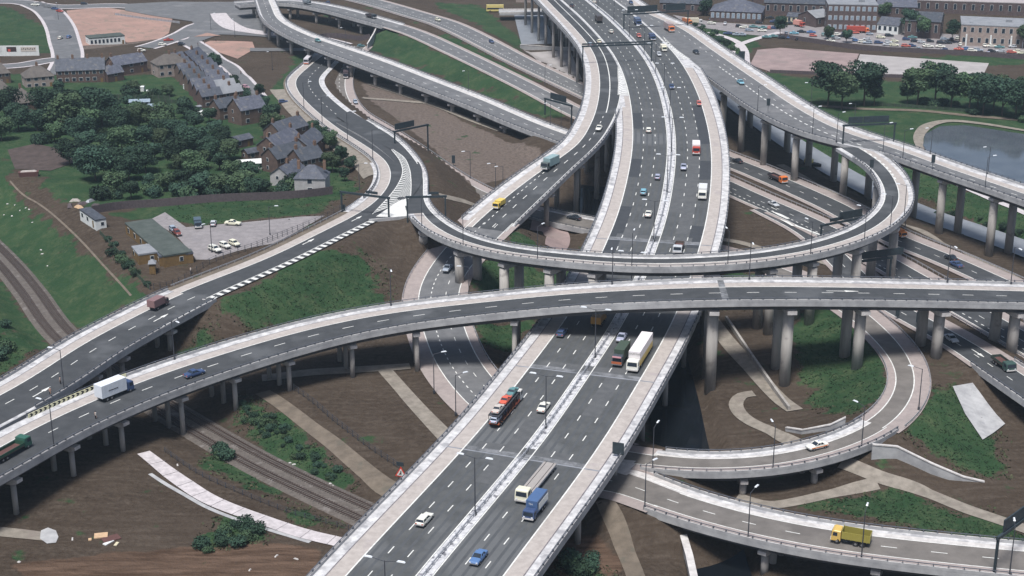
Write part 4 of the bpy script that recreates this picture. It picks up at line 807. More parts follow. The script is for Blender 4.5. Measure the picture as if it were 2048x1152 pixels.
# ---------------------------------------------------------------- gantries and signs
def gantry(a,b,h,label,panels=(),z=None,col='sign_back'):
    A=np.array(a);B=np.array(b); d=B-A; L_=np.hypot(*d[:2]); rz=math.atan2(d[1],d[0]); c=(A+B)/2
    zt=max(A[2],B[2])+h; t=thing('sign_gantry',(c[0],c[1],min(A[2],B[2])),rz,label,'sign gantry','sign gantries over the roads')
    z0=min(A[2],B[2])
    for s_,P_ in((-1,A),(1,B)):
        m=MB(); m.box((s_*L_/2,0,P_[2]-z0-1),(.42,.42,zt-P_[2]+1)); m.build('leg',col,t)
    m=MB(); m.box((0,0,zt-z0-.5),(L_+.9,.5,.62)); m.build('beam',col,t)
    for u,w,hh in panels:
        m=MB(); m.box((u*L_,0,zt-z0+.45),(w,.25,hh)); m.build('sign_panel','sign_back',t)
    return t
def onroad(rd,px,py,side,off): t,_=rd.hit(px,py); return rd.pos(t,(side,off))
def cross(rd,px,py,l,r): t,_=rd.hit(px,py); return rd.pos(t,('L',l)),rd.pos(t,('R',r))
a,b=cross(RA,778,400,-1,5); 
gantry(onroad(RA,735,430,'R',-.5),onroad(RA,690,425,'L',-.8),6.5,'dark sign gantry over the left ramp next to the white painted nose',((-.15,4,.8),))
gantry(U(815,440,13.5),U(891,432,14.5),6.3,'dark sign gantry over the start of the looping ramp',((.2,3,.8),))
gantry(U(790,300,8),U(856,296,6),7,'sign gantry with one large dark panel over the slip road left of the brown field',((-.2,9,2.2),))
gantry(onroad(R3,1676,292,'R',.3),onroad(R3,1798,280,'L',.3),6.5,'sign gantry with two dark panels across the link road near the lake',((-.28,5,2.2),(.12,9,2.2)))
gantry(RM.pos(RM.hit(1250,128)[0],('L',-14)),RM.pos(RM.hit(1290,122)[0],('C',1)),7.5,'long flat dark gantry across the left half of the motorway near the top',((0,30,.6),))
gantry(RM.pos(RM.hit(1268,58)[0],('C',1)),onroad(R3,1316,55,'L',.6),7,'farthest motorway gantry with two big dark sign panels',((-.22,15,3),(.3,10,3)))
gantry(U(1640,497,3),U(1735,478,3),7.5,'large dark gantry over the dual carriageway inside the loop',((.1,9,2.4),(-.2,5,1)))
gantry(U(1712,580,4.5),U(1778,568,5),8,'dark gantry over the dual carriageway between loop and flyover',((.1,16,2),))
gantry(onroad(R9,1995,1100,'R',.5)+np.array([0,0,0]),onroad(R9,2075,1105,'L',.5),7.5,'dark sign gantry at the bottom right corner over the lower right viaduct',((.1,14,2.2),))
gantry(U(1143,245,3),U(1090,225,4),6,'small dark gantry over the carriageway passing under the motorway slip road',((0,10,2.6),))
def sign(px,py,z,w,h,label,rz=0,rd=None,post=2.0):
    p=U(px,py,z); t=thing('road_sign',p,rz,label,'road sign'); m=MB(); m.box((0,.15,0),(.14,.14,post+h*.5)); m.build('post','pole_metal',t); m=MB(); m.box((0,0,post),(w,.12,h)); m.build('sign_panel','sign_back',t); return t
sign(1236,914,12,2.4,2.6,'big square dark sign back on the right parapet of the motorway',-.35,post=.6)
sign(1742,348,21.5,1.2,2.6,'narrow dark sign on the inner parapet of the loop')
sign(1865,338,21,1.2,2.6,'narrow dark sign on the near parapet of the link road over the grass')
sign(1536,222,21.8,1.2,2.6,'narrow dark sign at the near parapet of the link road, left of the trees')
sign(1482,140,1,3,7,'tall dark sign back beside the curling footpaths at top')
sign(1794,640,5.5,1.0,3,'left one of two slim dark signs on the grass wedge below the flyover',post=1)
sign(1835,652,6,1.0,3,'right one of two slim dark signs on the grass wedge below the flyover',post=1)
sign(907,332,2,1.2,3,'slim dark sign at the edge of the brown field',post=1)
sign(687,425,12.5,1.2,2,'small dark sign box beside the left ramp barrier',post=.5)
def tri_sign():
    t=thing('warning_sign',U(802,958,3.0),-.35,'red bordered triangular warning sign with a black junction symbol beside the motorway','road sign')
    p=MB(); p.box((-.6,.12,-.5),(.12,.12,2.6)); p.box((.6,.12,-.5),(.12,.12,2.6)); p.build('post','pole_metal',t)
    def tri(s_,y,m,h0=1.3): m.v+=[(-s_,y,h0-s_*.577*1),(s_,y,h0-s_*.577),(0,y,h0+s_*1.155),(-s_,y+.06,h0-s_*.577),(s_,y+.06,h0-s_*.577),(0,y+.06,h0+s_*1.155)]; m.f+=[(0,1,2),(5,4,3),(0,3,4,1),(1,4,5,2),(2,5,3,0)]
    a=MB(); tri(1.35,0,a); a.build('border',paint((.6,.05,.03)),t); a=MB(); tri(.95,-.03,a); a.build('face','paint_white',t)
    a=MB(); a.poly([(-.08,-.05,.95),(.14,-.05,.95),(.14,-.05,1.9),(-.08,-.05,1.9)]); a.poly([(-.5,-.05,.95),(-.3,-.05,.95),(.0,-.05,1.35),(-.08,-.05,1.5)]); a.build('symbol','black',t)
    m=MB(); m.box((-.2,.15,2.9),(1.6,.1,.9)); m.build('backing_board','sign_back',t)
tri_sign()
# ---------------------------------------------------------------- vehicles
CM={}
def car_meshes(style):
    if style in CM: return CM[style]
    L_,W_,est={'saloon':(4.2,1.62,0),'estate':(4.1,1.6,1),'small':(3.4,1.45,1),'sports':(4.3,1.65,0)}[style]
    b=MB(); h=L_/2
    prof=[(-h,.38,.66,.86),(-h+.12,.3,.84,.96),(-h*.45,.28,.92,1),(h*.1,.28,.92,1),(h*.42,.28,.86,1),(h-.15,.3,.76,.95),(h,.38,.6,.84)]
    rings=[]
    for x,z0,z1,k in prof:
        w=W_/2*k; rings.append([(x,-w*.92,z0),(x,w*.92,z0),(x,w,(z0+z1)*.5),(x,w*.93,z1-.02),(x,w*.6,z1+.03),(x,-w*.6,z1+.03),(x,-w*.93,z1-.02),(x,-w,(z0+z1)*.5)])
    b.sweep(rings)
    r0=-h*.86 if est else -h*.52; g=MB(); top=1.33; w=W_/2
    xs=(r0-.05,h*.42); xt=(r0+(.12 if est else .42),h*.08)
    g.v=[(xs[0],-w*.9,.9),(xs[1],-w*.9,.86),(xs[1],w*.9,.86),(xs[0],w*.9,.9),(xt[0],-w*.74,top-.04),(xt[1],-w*.74,top-.04),(xt[1],w*.74,top-.04),(xt[0],w*.74,top-.04)]
    g.f=[(3,2,1,0),(4,5,6,7),(0,1,5,4),(1,2,6,5),(2,3,7,6),(3,0,4,7)]
    rf=MB(); rf.box(((xt[0]+xt[1])/2,0,top-.045),(xt[1]-xt[0]+.1,w*1.56,.07),0,.93,.95)
    for s_ in(-1,1):   # pillars in body colour
        for (x0,z0),(x1,z1) in(((xs[0]+.05,.92),(xt[0],top-.03)),((xs[1]-.05,.88),(xt[1],top-.03)),(((xs[0]+xs[1])/2-.1,.9),((xt[0]+xt[1])/2-.05,top-.03))):
            rf.cyl((x0,s_*w*.915,z0),(x1,s_*w*.755,z1),.05,.045,4)
    wl=MB(); wl.cyl((0,-.1,0),(0,.1,0),.31,.31,12); hb=MB(); hb.cyl((0,-.11,0),(0,.11,0),.15,.15,8)
    bp=MB(); bp.box((0,0,0),(.14,W_*.95,.13)); hl=MB(); hl.box((0,0,0),(.06,.26,.16))
    CM[style]=dict(b=b,g=g,rf=rf,wl=wl,hb=hb,bp=bp,hl=hl,L=L_,W=W_,proto=None); return CM[style]
CARS_S=1.17
def car(loc,rz,col,style,label,group=None,rx=0):
    c=car_meshes(style); pm=paint(col); h=c['L']/2
    if c['proto'] is None:
        t=thing('car',loc,rz,label,'car',group); c['b'].build('body',pm,t); c['g'].build('windows','glass_dark',t); c['rf'].build('roof',pm,t)
        for x in(-h*.62,h*.62):
            for y in(-c['W']/2+.1,c['W']/2-.1):
                o=c['wl'].build('wheel','tyre',t); o.location=(x,y,.31); o2=c['hb'].build('hub','hub',o)
        for x in(-h-.03,h+.03): o=c['bp'].build('bumper','hub',t); o.location=(x,0,.4)
        for y in(-.55,.55):
            o=c['hl'].build('headlight','lamp_glass',t); o.location=(h-.01,y,.58); o=c['hl'].build('tail_light','red_panel',t); o.location=(-h+.01,y,.6)
        for ch in t.children:
            if ch.name.split('.')[0] in('body','roof'): ch.material_slots[0].link='OBJECT'; ch.material_slots[0].material=pm
        c['proto']=t
    else:
        t=dup(c['proto']); t.location=tuple(map(float,loc)); t.rotation_euler=(0,0,float(rz))
        for ch in t.children:
            if ch.name.split('.')[0] in('body','roof'): ch.material_slots[0].link='OBJECT'; ch.material_slots[0].material=pm
        for k in('group',):
            if k in t: del t[k]
    t.scale=(CARS_S,)*3
    tag(t,label,'car',group); return t
def on(rd,px,py,dr,dz=.05):
    t,p=rd.hit(px,py); g=(rd.at(min(t+4,rd.len))[0][2]-rd.at(max(t-4,0))[0][2])/8
    return (p[0],p[1],rd.at(t)[0][2]+dz),rd.ang(t)+(0 if dr>0 else math.pi)
WHITE=(.74,.73,.66);CREAM=(.72,.70,.55);BLUE=(.10,.19,.38);LBLUE=(.20,.42,.52);LILAC=(.38,.40,.52);RED=(.42,.07,.05);SALMON=(.52,.14,.11);BLACK=(.03,.035,.045);DGREEN=(.05,.13,.09);TEAL=(.12,.25,.26);GREYB=(.32,.37,.44);ORANGE=(.6,.2,.05);YEL=(.62,.45,.10);SILV=(.5,.52,.55);DBLUE=(.05,.08,.17);BROWN=(.17,.09,.07)
CARS=[(RM,849,1045,1,WHITE,'estate','white estate car alone in the left carriageway near the bottom of the motorway'),
(RM,957,1121,-1,BLUE,'saloon','blue saloon car nearest the bottom edge on the motorway'),
(RM,1087,820,1,WHITE,'saloon','white saloon beside the car transporter on the motorway'),
(RM,1124,670,1,DBLUE,'estate','dark blue car in the left lane emerging from under the flyover'),
(RM,1243,680,-1,LILAC,'saloon','pale blue car just behind the green and red lorry'),
(RM,1297,432,1,WHITE,'saloon','white car just above the looping ramp in the left carriageway'),
(RM,1287,388,1,LBLUE,'estate','light turquoise car in the middle lane of the left carriageway'),
(RM,1315,358,1,LILAC,'small','lilac car beside the motorway median, above the turquoise car'),
(RM,1297,264,1,WHITE,'estate','white car in the left carriageway level with the gore tip'),
(R2,1198,260,1,WHITE,'saloon','pale car on the curved slip road at the gore'),
(RM,1222,66,1,WHITE,'small','white car in the left carriageway right below the farthest dark lorry'),
(RM,1198,86,1,CREAM,'small','cream car just above the long flat motorway gantry'),
(RM,1180,92,1,GREYB,'small','bluish grey car at the left end of the long flat gantry'),
(RM,1188,6,1,WHITE,'small','tiny white car at the top edge of the motorway median'),
(RM,1143,14,1,BLACK,'small','small dark car at the very top left of the motorway'),
(RM,1262,8,-1,DBLUE,'small','small dark blue car at the very top right of the motorway'),
(RM,1367,339,-1,LILAC,'saloon','lilac car in the fast lane level with the red lorry'),
(RM,1398,211,-1,SALMON,'small','salmon red car in the slow lane of the right carriageway'),
(RM,1343,177,-1,DBLUE,'saloon','dark blue grey car by the median lamp, above the salmon car'),
(RM,1318,112,-1,SILV,'small','silver car directly below the cream van'),
(RM,1278,75,-1,SALMON,'small','salmon coloured car by the median beside a dark van'),
(R3,1392,107,1,BLACK,'saloon','dark car on the link road beside the gore chevrons'),
(R3,1481,168,1,LBLUE,'saloon','light blue car on the link road'),
(R5,389,752,1,DBLUE,'saloon','dark blue saloon on the foreground flyover ahead of the white box lorry'),
(R2,895,542,1,GREYB,'saloon','pale blue grey saloon on the lower road just below the loop ramp'),
(RC,1148,439,1,BLACK,'saloon','black saloon on the small bridge over the canal'),
(R7A,1475,325,-1,BLACK,'saloon','black car with pale roof on the dual carriageway right of the motorway'),
(R7B,1547,412,1,SILV,'saloon','grey car on the dual carriageway inside the loop'),
(R7A,1902,520,-1,BLACK,'saloon','black car behind another dark car on the dual carriageway'),
(R7A,1912,533,-1,DBLUE,'saloon','dark blue car in front of a black car on the dual carriageway'),
(R7C,1902,682,1,SILV,'saloon','pale car half hidden behind a flyover column'),
(RC,711,207,-1,GREYB,'small','grey car on the slip road below the dark van'),
(RC,697,131,-1,GREYB,'small','small grey car under the edge of the top left viaduct'),
(R6,636,84,1,TEAL,'small','green car on the top left viaduct'),(R10B,876,42,1,CREAM,'small','cream car on the upper left carriageway'),(R10B,983,86,1,DBLUE,'small','dark blue car on the upper left carriageway, farther right'),
(R10B,655,8,-1,DBLUE,'small','tiny dark car at the top edge of the upper left carriageway')]
for rd,px,py,dr,col,sty,lb in CARS:
    p,rz=on(rd,px,py,dr,.06); car(p,rz,col,sty,lb)
# police car
p,rz=on(RC,1634,897,-1,.06); pc=car(p,rz,WHITE,'saloon','white police car with an orange side stripe and roof beacon on the low bridge')
m=MB(); m.box((0,-.815,.55),(3.6,.03,.14)); m.box((0,.815,.55),(3.6,.03,.14)); m.build('side_stripe',paint((.75,.22,.05)),pc)
m=MB(); m.cyl((-.3,0,1.33),(-.3,0,1.52),.12,.09,8); m.build('beacon',paint((.08,.15,.45)),pc)
def offroad_cars(lst,cat_group):
    for px,py,a,col,sty,lb in lst:
        g=G(px,py); car((g[0],g[1],g[2]+.2),R(a),col,sty,lb,cat_group)
offroad_cars([(427,452,95,SILV,'small','small pale car between the dark van and the cream saloon in the clubhouse car park'),(466,451,-10,CREAM,'saloon','cream white saloon parked apart in the clubhouse car park'),(355,471,-60,(.20,.06,.05),'small','maroon car against the green roofed clubhouse'),(347,464,-60,GREYB,'small','blue grey car against the clubhouse, behind the maroon car'),
 (430,503,-45,WHITE,'estate','leftmost of the three white cars along the car park fence'),(450,496,-45,WHITE,'small','middle of the three white cars along the car park fence'),(469,492,-45,CREAM,'small','rightmost of the three white cars along the car park fence')],'cars parked by the clubhouse')
offroad_cars([(71,12,0,WHITE,'saloon','white car at the top left road junction'),(110,20,-30,DBLUE,'saloon','dark blue car ahead of the red car at top left'),(120,25,-35,RED,'saloon','red car behind the blue one at top left'),(121,79,85,WHITE,'small','white car on the road beside the orange bare ground'),(138,77,85,BLUE,'small','blue car beside the white car, on the road by the bare ground'),(325,92,20,WHITE,'small','white and pale car in front of the low shop'),(337,83,20,RED,'saloon','red car by the roundabout entry'),(363,91,-20,BLACK,'small','dark car near the roundabout island'),(415,115,30,WHITE,'small','white car beside the dark round tree'),(168,10,5,BLACK,'small','dark car on the road at the top edge'),
 (567,207,20,DBLUE,'small','dark blue car on the lane below the curved ramp'),(655,272,10,WHITE,'small','white car among the bushes under the ramp wall'),(492,178,-45,(.45,.25,.3),'small','mauve car at the end of the terraced street'),(283,104,15,WHITE,'small','pale car parked by the terrace end'),(722,95,40,TEAL,'small','green car by the wall beneath the upper carriageway')],None)
# car park along the top right
rngc=random.Random(5)
PK=[(1420,37,BLACK),(1423,45,WHITE),(1450,46,SILV),(1478,51,BLACK),(1487,53,WHITE),(1507,52,TEAL),(1517,44,BLACK),(1524,60,WHITE),(1540,34,BLACK),(1548,42,DBLUE),(1563,35,DBLUE),(1580,45,BLACK),(1588,65,LBLUE),(1603,62,BLACK),(1622,63,BLUE),(1626,70,SALMON),(1646,68,TEAL),(1675,68,WHITE),(1685,71,BLACK),(1673,75,SILV),(1700,74,GREYB),(1712,80,BLUE),(1733,77,SILV),(1735,84,GREYB),(1761,73,CREAM),(1757,84,DBLUE),(1776,83,SILV),(1789,81,CREAM),(1775,88,SILV),(1812,77,DBLUE),(1830,81,BLACK),(1842,83,SILV),(1860,81,BLACK),(1848,90,WHITE),(1836,97,GREYB),(1882,84,BLACK),(1894,84,BLACK),(1888,99,DBLUE),(1920,88,WHITE),(1917,97,SALMON),(1938,87,SILV),(1953,86,ORANGE),(1944,100,WHITE),(1956,99,GREYB),(1969,90,WHITE),(1983,91,WHITE),(1999,93,TEAL),(1983,101,BLACK),(1975,106,LILAC),(2025,92,SILV),(2042,105,CREAM),(1955,73,WHITE)]
CN={id(BLACK):'black',id(WHITE):'white',id(SILV):'silver',id(TEAL):'dull green',id(DBLUE):'navy',id(LBLUE):'sky blue',id(BLUE):'mid blue',id(SALMON):'red',id(GREYB):'grey blue',id(CREAM):'cream',id(LILAC):'lilac',id(ORANGE):'orange'}
rx_=random.Random(12)
for k_ in range(62):
    u_=rx_.random(); x_=1440+600*u_; row_=rx_.choice((0,1,2,2)); y_=(50+ (x_-1440)*.062)+row_*9-2+rx_.uniform(-1.5,1.5)
    if all(abs(x_-q[0])>9 or abs(y_-q[1])>5 for q in PK): PK.append((x_,y_,rx_.choice((WHITE,SILV,BLACK,DBLUE,TEAL,GREYB,CREAM,BLACK,SALMON,BLUE))))
cnt={}
for px,py,col in sorted(PK,key=lambda q:q[0]):
    nm=CN[id(col)]; cnt[nm]=cnt.get(nm,0)+1; g=G(px,py+4)
    car((g[0],g[1],g[2]+.2),R(rngc.choice((-8,-12,-5,172,80) if py<95 else (-10,170))),col,rngc.choice(('saloon','small','estate')),'%s %s car from the left in the car park by the factories'%(ORD[cnt[nm]-1],nm),'cars parked in front of the factories')
# lorries
def wheels(t,xs,W_,r=.48):
    for x in xs:
        for s_ in(-1,1):
            m=MB(); m.cyl((0,-.16,0),(0,.16,0),r,r,12); o=m.build('wheel','tyre',t); o.location=(x,s_*(W_/2-.18),r); m=MB(); m.cyl((0,-.17,0),(0,.17,0),r*.45,r*.45,8); m.build('hub','hub',o)
def cab(t,x0,L_,W_,z0,H_,col,name='cab'):
    m=MB(); hw=W_/2
    rings=[]
    for x,top,k in((x0,H_*.97,.97),(x0+L_*.7,H_,1),(x0+L_*.92,H_*.93,.98),(x0+L_,H_*.52,1),(x0+L_+.05,z0+.1,1)):
        w=hw*k; rings.append([(x,-w,z0),(x,w,z0),(x,w,top-.12),(x,w*.9,top),(x,-w*.9,top),(x,-w,top-.12)])
    m.sweep(rings); m.build(name,paint(col),t)
    g=MB(); g.poly([(x0+L_*.99,-hw*.84,H_*.55),(x0+L_*.99,hw*.84,H_*.55),(x0+L_*.945,hw*.8,H_*.87),(x0+L_*.945,-hw*.8,H_*.87)]); g.v=[(v[0]+.06,v[1],v[2]) for v in g.v]; g.build('windscreen','glass_dark',t)
    for s_ in(-1,1):
        g=MB(); g.poly([(x0+L_*.35,s_*(hw+.01),H_*.58),(x0+L_*.85,s_*(hw+.01),H_*.58),(x0+L_*.8,s_*(hw+.01),H_*.86),(x0+L_*.35,s_*(hw+.01),H_*.86)]); g.build('side_window','glass_dark',t)
        g=MB(); g.box((x0+L_+.06,s_*hw*.7,z0+.28),(.06,.3,.2)); g.build('headlight','lamp_glass',t)
    g=MB(); g.box((x0+L_+.08,0,z0-.05),(.14,W_*.98,.26)); g.build('bumper','concrete_white',t)
def textobj(txt,size,loc,rot,material,parent,name='lettering'):
    cu=bpy.data.curves.new(name,'FONT'); cu.body=txt; cu.size=size; cu.align_x='CENTER'; cu.align_y='CENTER'; cu.extrude=.004; cu.materials.append(MATS[material]); tmp=bpy.data.objects.new(name,cu); me_=bpy.data.meshes.new_from_object(tmp); bpy.data.objects.remove(tmp); me_.materials.clear(); me_.materials.append(MATS[material]); o=bpy.data.objects.new(name,me_); COL.objects.link(o); o.location=loc; o.rotation_euler=rot; o.parent=parent; return o
def lorry(rd,px,py,dr,L_,W_,kind,cabc,bodyc,label,H_=3.4,cabL=1.7,cabH=2.5,name='lorry',cat='lorry',loc=None,rz=None,axles=3,low=None):
    if loc is None: loc,rz=on(rd,px,py,dr,.06)
    t=thing(name,loc,rz,label,cat); t.scale=(1.08,1.08,1.06); x1=L_/2-cabL; bx0=-L_/2; bl=x1-.15-bx0; bc=(bx0+x1-.15)/2
    cab(t,x1,cabL,W_,.55,cabH,cabc)
    m=MB(); m.box((bc+.3,0,.65),(L_-cabL+.2,W_*.45,.32)); m.build('chassis','black',t)
    B=paint(bodyc) if not isinstance(bodyc,str) else MATS[bodyc]
    if kind=='box':
        m=MB(); m.box((bc,0,1.0 if low is None else 2.35),(bl,W_,H_-(1.0 if low is None else 2.35))); m.build('box_body',B,t)
        m=MB(); m.box((bc,0,H_+.002),(bl*.995,W_*.99,.05)); m.build('roof_panel',paint(tuple(min(1,c*1.08) for c in bodyc)) ,t)
        if low: m=MB(); m.box((bc,0,.85),(bl,W_*.99,1.5)); m.build('lower_body',paint(low),t)
        m=MB()
        for s_ in(-1,1):
            for k in range(int(bl/1.2)): m.box((bx0+.6+k*1.2,s_*(W_/2+.012),1.05 if low is None else 2.4),(.05,.03,H_-1.2 if low is None else H_-2.5))
        m.build('side_ribs',B,t)
    elif kind=='tipper' or kind=='dropside':
        hh=(1.35 if kind=='tipper' else .6)
        m=MB(); m.box((bc,0,1.0),(bl,W_,.12)); m.build('load_floor','black' if kind=='tipper' else 'rust',t)
        m=MB()
        for s_ in(-1,1): m.box((bc,s_*(W_/2-.04),1.12),(bl,.08,hh))
        m.box((bx0+.04,0,1.12),(.08,W_-.17,hh)); m.box((x1-.2,0,1.12),(.08,W_-.17,hh+.25)); m.build('side_boards',B,t)
        m=MB()
        for s_ in(-1,1):
            for k in range(int(bl/.9)): m.box((bx0+.5+k*.9,s_*(W_/2+.02),1.0),(.07,.06,hh+.1))
        m.build('side_ribs',B,t)
    elif kind=='flat':
        m=MB(); m.box((bc,0,1.05),(bl,W_,.16)); m.build('flatbed',B,t)
        for u in(-.3,.3): m=MB(); m.box((bc,u*W_,1.21),(bl,.1,.03)); m.build('deck_groove','black',t)
        m=MB(); m.box((x1-.3,0,1.2),(.1,W_,.7)); m.build('headboard','galvanised',t)
        m=MB()
        for s_ in(-1,1): m.box((bc,s_*(W_/2+.02),.85),(bl,.04,.34))
        m.build('side_rave','galvanised',t)
    elif kind=='tank':
        m=MB(); m.cyl((bx0,0,1.9),(x1-.3,0,1.9),.95,.95,14); m.build('tank',B,t)
    ax=[L_/2-1.0,-L_/2+1.3]+([-L_/2+2.4] if axles>2 else [])+([L_/2-3.6] if L_>10 else []); wheels(t,ax,W_); return t
ly=lorry(R5,230,792,1,8.2,2.45,'box',DBLUE,(.66,.69,.74),'white box lorry with a dark blue cab on the foreground flyover',3.7)
m=MB(); m.box((-1.2,-1.265,2.2),(2.4,.03,.14)); m.build('side_stripe','black',ly)
lorry(RA,317,616,1,5.6,2.2,'box',(.12,.08,.08),(.22,.13,.13),'brown van on the left ramp',2.7,1.4,2.1,'van','van',axles=2)
lorry(R5,22,910,1,9.0,2.4,'dropside',(.04,.12,.09),(.03,.085,.055),'empty green dropside lorry cut off by the left edge',3,1.8,2.5)
art=lorry(RM,1279,722,-1,14.2,2.5,'box',WHITE,(.72,.68,.69),'long articulated lorry with white box, yellow skirt and white cab',4.1,1.8,2.7,'articulated_lorry',low=(.55,.38,.06))
textobj('GOODYEAR',.5,(5.42-.1,0,3.65),(R(90),0,R(90)),'black',art)
g1=lorry(RM,1242,722,-1,7.6,2.2,'box',(.07,.08,.10),(.06,.085,.065),'dark lorry with a green tarpaulin and red front beside the articulated lorry',3.3,1.7,2.5)
m=MB(); m.box((4.23,0,.9),(.08,2.2,.5)); m.build('front_panel',paint((.42,.12,.05)),g1); m=MB(); m.box((4.1,0,2.28),(.2,1.9,.3)); m.build('headboard_sign',paint((.6,.3,.33)),g1)
lorry(RM,1072,972,-1,15.2,2.45,'flat',CREAM,(.36,.33,.31),'empty flatbed articulated lorry with a cream cab',3,1.9,2.7,'flatbed_lorry')
b1=lorry(RM,1070,1027,-1,6.9,2.1,'box',DBLUE,(.07,.125,.25),'blue box lorry with white side panels and white bumper beside the flatbed',3.2,1.6,2.1)
for s_ in(-1,1): m=MB(); m.box((-1.0,s_*1.19,1.5),(4.6,.04,1.25)); m.build('white_side_panel','white_wall',b1)
textobj('TEA',.45,(2.0+.16,0,2.85),(R(90),0,R(90)),'paint_white',b1)
lorry(RM,1392,305,-1,7.6,2.3,'box',RED,(.72,.70,.70),'red cabbed lorry with a white load in the right carriageway',2.9,1.8,2.6)
lorry(RM,1405,393,-1,7.0,2.3,'box',WHITE,(.62,.63,.64),'white and grey lorry in the slow lane above the looping ramp',3.0,1.7,2.5)
lorry(RM,1357,502,-1,6.4,2.3,'dropside',SILV,(.12,.10,.09),'open brown lorry partly behind the looping ramp',3,1.6,2.3)
lorry(RM,1327,102,-1,5,2.0,'box',CREAM,(.70,.66,.55),'cream van in the right carriageway near the top',2.4,1.3,2.2,'van','van',axles=2)
lorry(RM,1304,80,-1,5.2,2.2,'box',DBLUE,(.08,.10,.17),'dark blue van beside the salmon car at the top',2.5,1.3,2.2,'van','van',axles=2)
lorry(RM,1197,44,1,7,2.3,'box',(.06,.05,.05),(.07,.06,.06),'dark brown lorry in the left carriageway near the top',3,1.5,2.4)
lorry(RM,1275,50,-1,7,2.3,'box',DBLUE,(.10,.13,.2),'dark blue lorry directly below the farthest gantry',3,1.5,2.5)
lorry(R3,1338,62,1,8,2.4,'box',(.62,.2,.08),(.36,.30,.30),'orange fronted lorry on the link road at the top',3.4,1.6,2.6)
lorry(RM,1197,648,1,6,2.3,'box',(.5,.25,.05),(.42,.22,.06),'orange lorry in the shade under the flyover',2.6,1.5,2.3)
lorry(R2,1100,336,-1 if False else 1,7.4,2.4,'box',(.1,.12,.12),(.26,.36,.37),'teal box lorry on the curved slip road',3.4,1.5,2.5)
lorry(R2,998,416,1,4.6,2.0,'box',YEL,(.66,.50,.12),'yellow van on the curved slip road',2.3,1.3,2.1,'van','van',axles=2)
lorry(R9,1702,1086,-1,6.6,2.4,'tipper',(.62,.42,.12),(.30,.26,.06),'yellow tipper lorry on the lower right viaduct',3,1.6,2.5)
lorry(R7A,1555,362,1,8.6,2.4,'dropside',(.66,.17,.04),(.05,.05,.06),'black low loader lorry with an orange cab on the dual carriageway',3,1.8,2.5)
lorry(R7C,2006,735,1,7.0,2.4,'dropside',(.05,.09,.08),(.05,.07,.06),'dark green army style lorry on the right hand slip road',3,2.0,2.3)
lorry(R7A,1800,474,1,4,2.0,'box',ORANGE,(.5,.18,.05),'orange van emerging under the loop on the dual carriageway',2.2,1.2,2,'van','van',axles=2)
lorry(RC,692,155,-1,6,2.2,'box',(.06,.05,.06),(.09,.07,.08),'dark van on the slip road under the top left viaduct',2.8,1.4,2.4,'van','van',axles=2)
lorry(R10A,742,36,1,7,2.3,'dropside',(.06,.07,.08),(.05,.05,.06),'dark lorry on the upper left carriageway bridge',3,1.5,2.3)
lorry(R10A,614,9,1,4.4,2.0,'box',(.15,.18,.2),(.2,.22,.25),'grey van at the top of the upper left carriageway',2.2,1.3,2,'van','van',axles=2)
g=G(396,455); lorry(None,0,0,1,4.6,2.0,'box',(.06,.09,.12),(.07,.10,.13),'dark blue van in the clubhouse car park',2.3,1.3,2.1,'van','van',loc=(g[0],g[1],g[2]+.2),rz=R(-75),axles=2)
for px,py,a,c1,c2,lb,ln in((1715,62,-8,(.6,.15,.05),(.4,.08,.06),'long red lorry in front of the brick factory',11),(1387,45,0,(.5,.5,.5),(.6,.56,.45),'cream and dark lorry at the left end of the factory car park',9),(1374,46,-60,ORANGE,(.5,.2,.1),'orange lorry just right of the motorway top',6),(1598,50,-50,RED,(.6,.3,.25),'red and white lorry beside the cream building',6)):
    g=G(px,py+4); lorry(None,0,0,1,ln,2.4,'box',c1,c2,lb,3.2,1.8,2.5,loc=(g[0],g[1],g[2]+.2),rz=R(a))
def coach(loc,rz,label,c1,L_=9.5,H_=3.0,name='coach'):
    t=thing(name,loc,rz,label,name); m=MB(); m.box((0,0,.45),(L_,2.45,H_-.45),0,.92,.985); m.build('body',paint(c1),t)
    for s_ in(-1,1): m=MB(); m.box((0,s_*1.2,1.55),(L_*.92,.1,.85)); m.build('side_windows','glass_dark',t)
    for s_ in(-1,1): m=MB(); m.box((s_*(L_/2-.02),0,1.5),(.12,2.1,.95)); m.build('windscreen' if s_>0 else 'rear_window','glass_dark',t)
    m=MB(); m.box((L_/2,0,.5),(.2,2.3,.4)); m.build('front_skirt',paint((.5,.15,.08)),t); wheels(t,(L_/2-1.9,-L_/2+2.2),2.5); return t
p,rz=on(RA,616,126,-1,.06); coach(p,rz,'white coach with a reddish front coming down the curved ramp',(.62,.60,.64))
g=G(990,24); coach((g[0],g[1],g[2]+.2),R(2),'yellow bus on the road beyond the upper left carriageway',(.62,.52,.2),10,4.0,'bus')
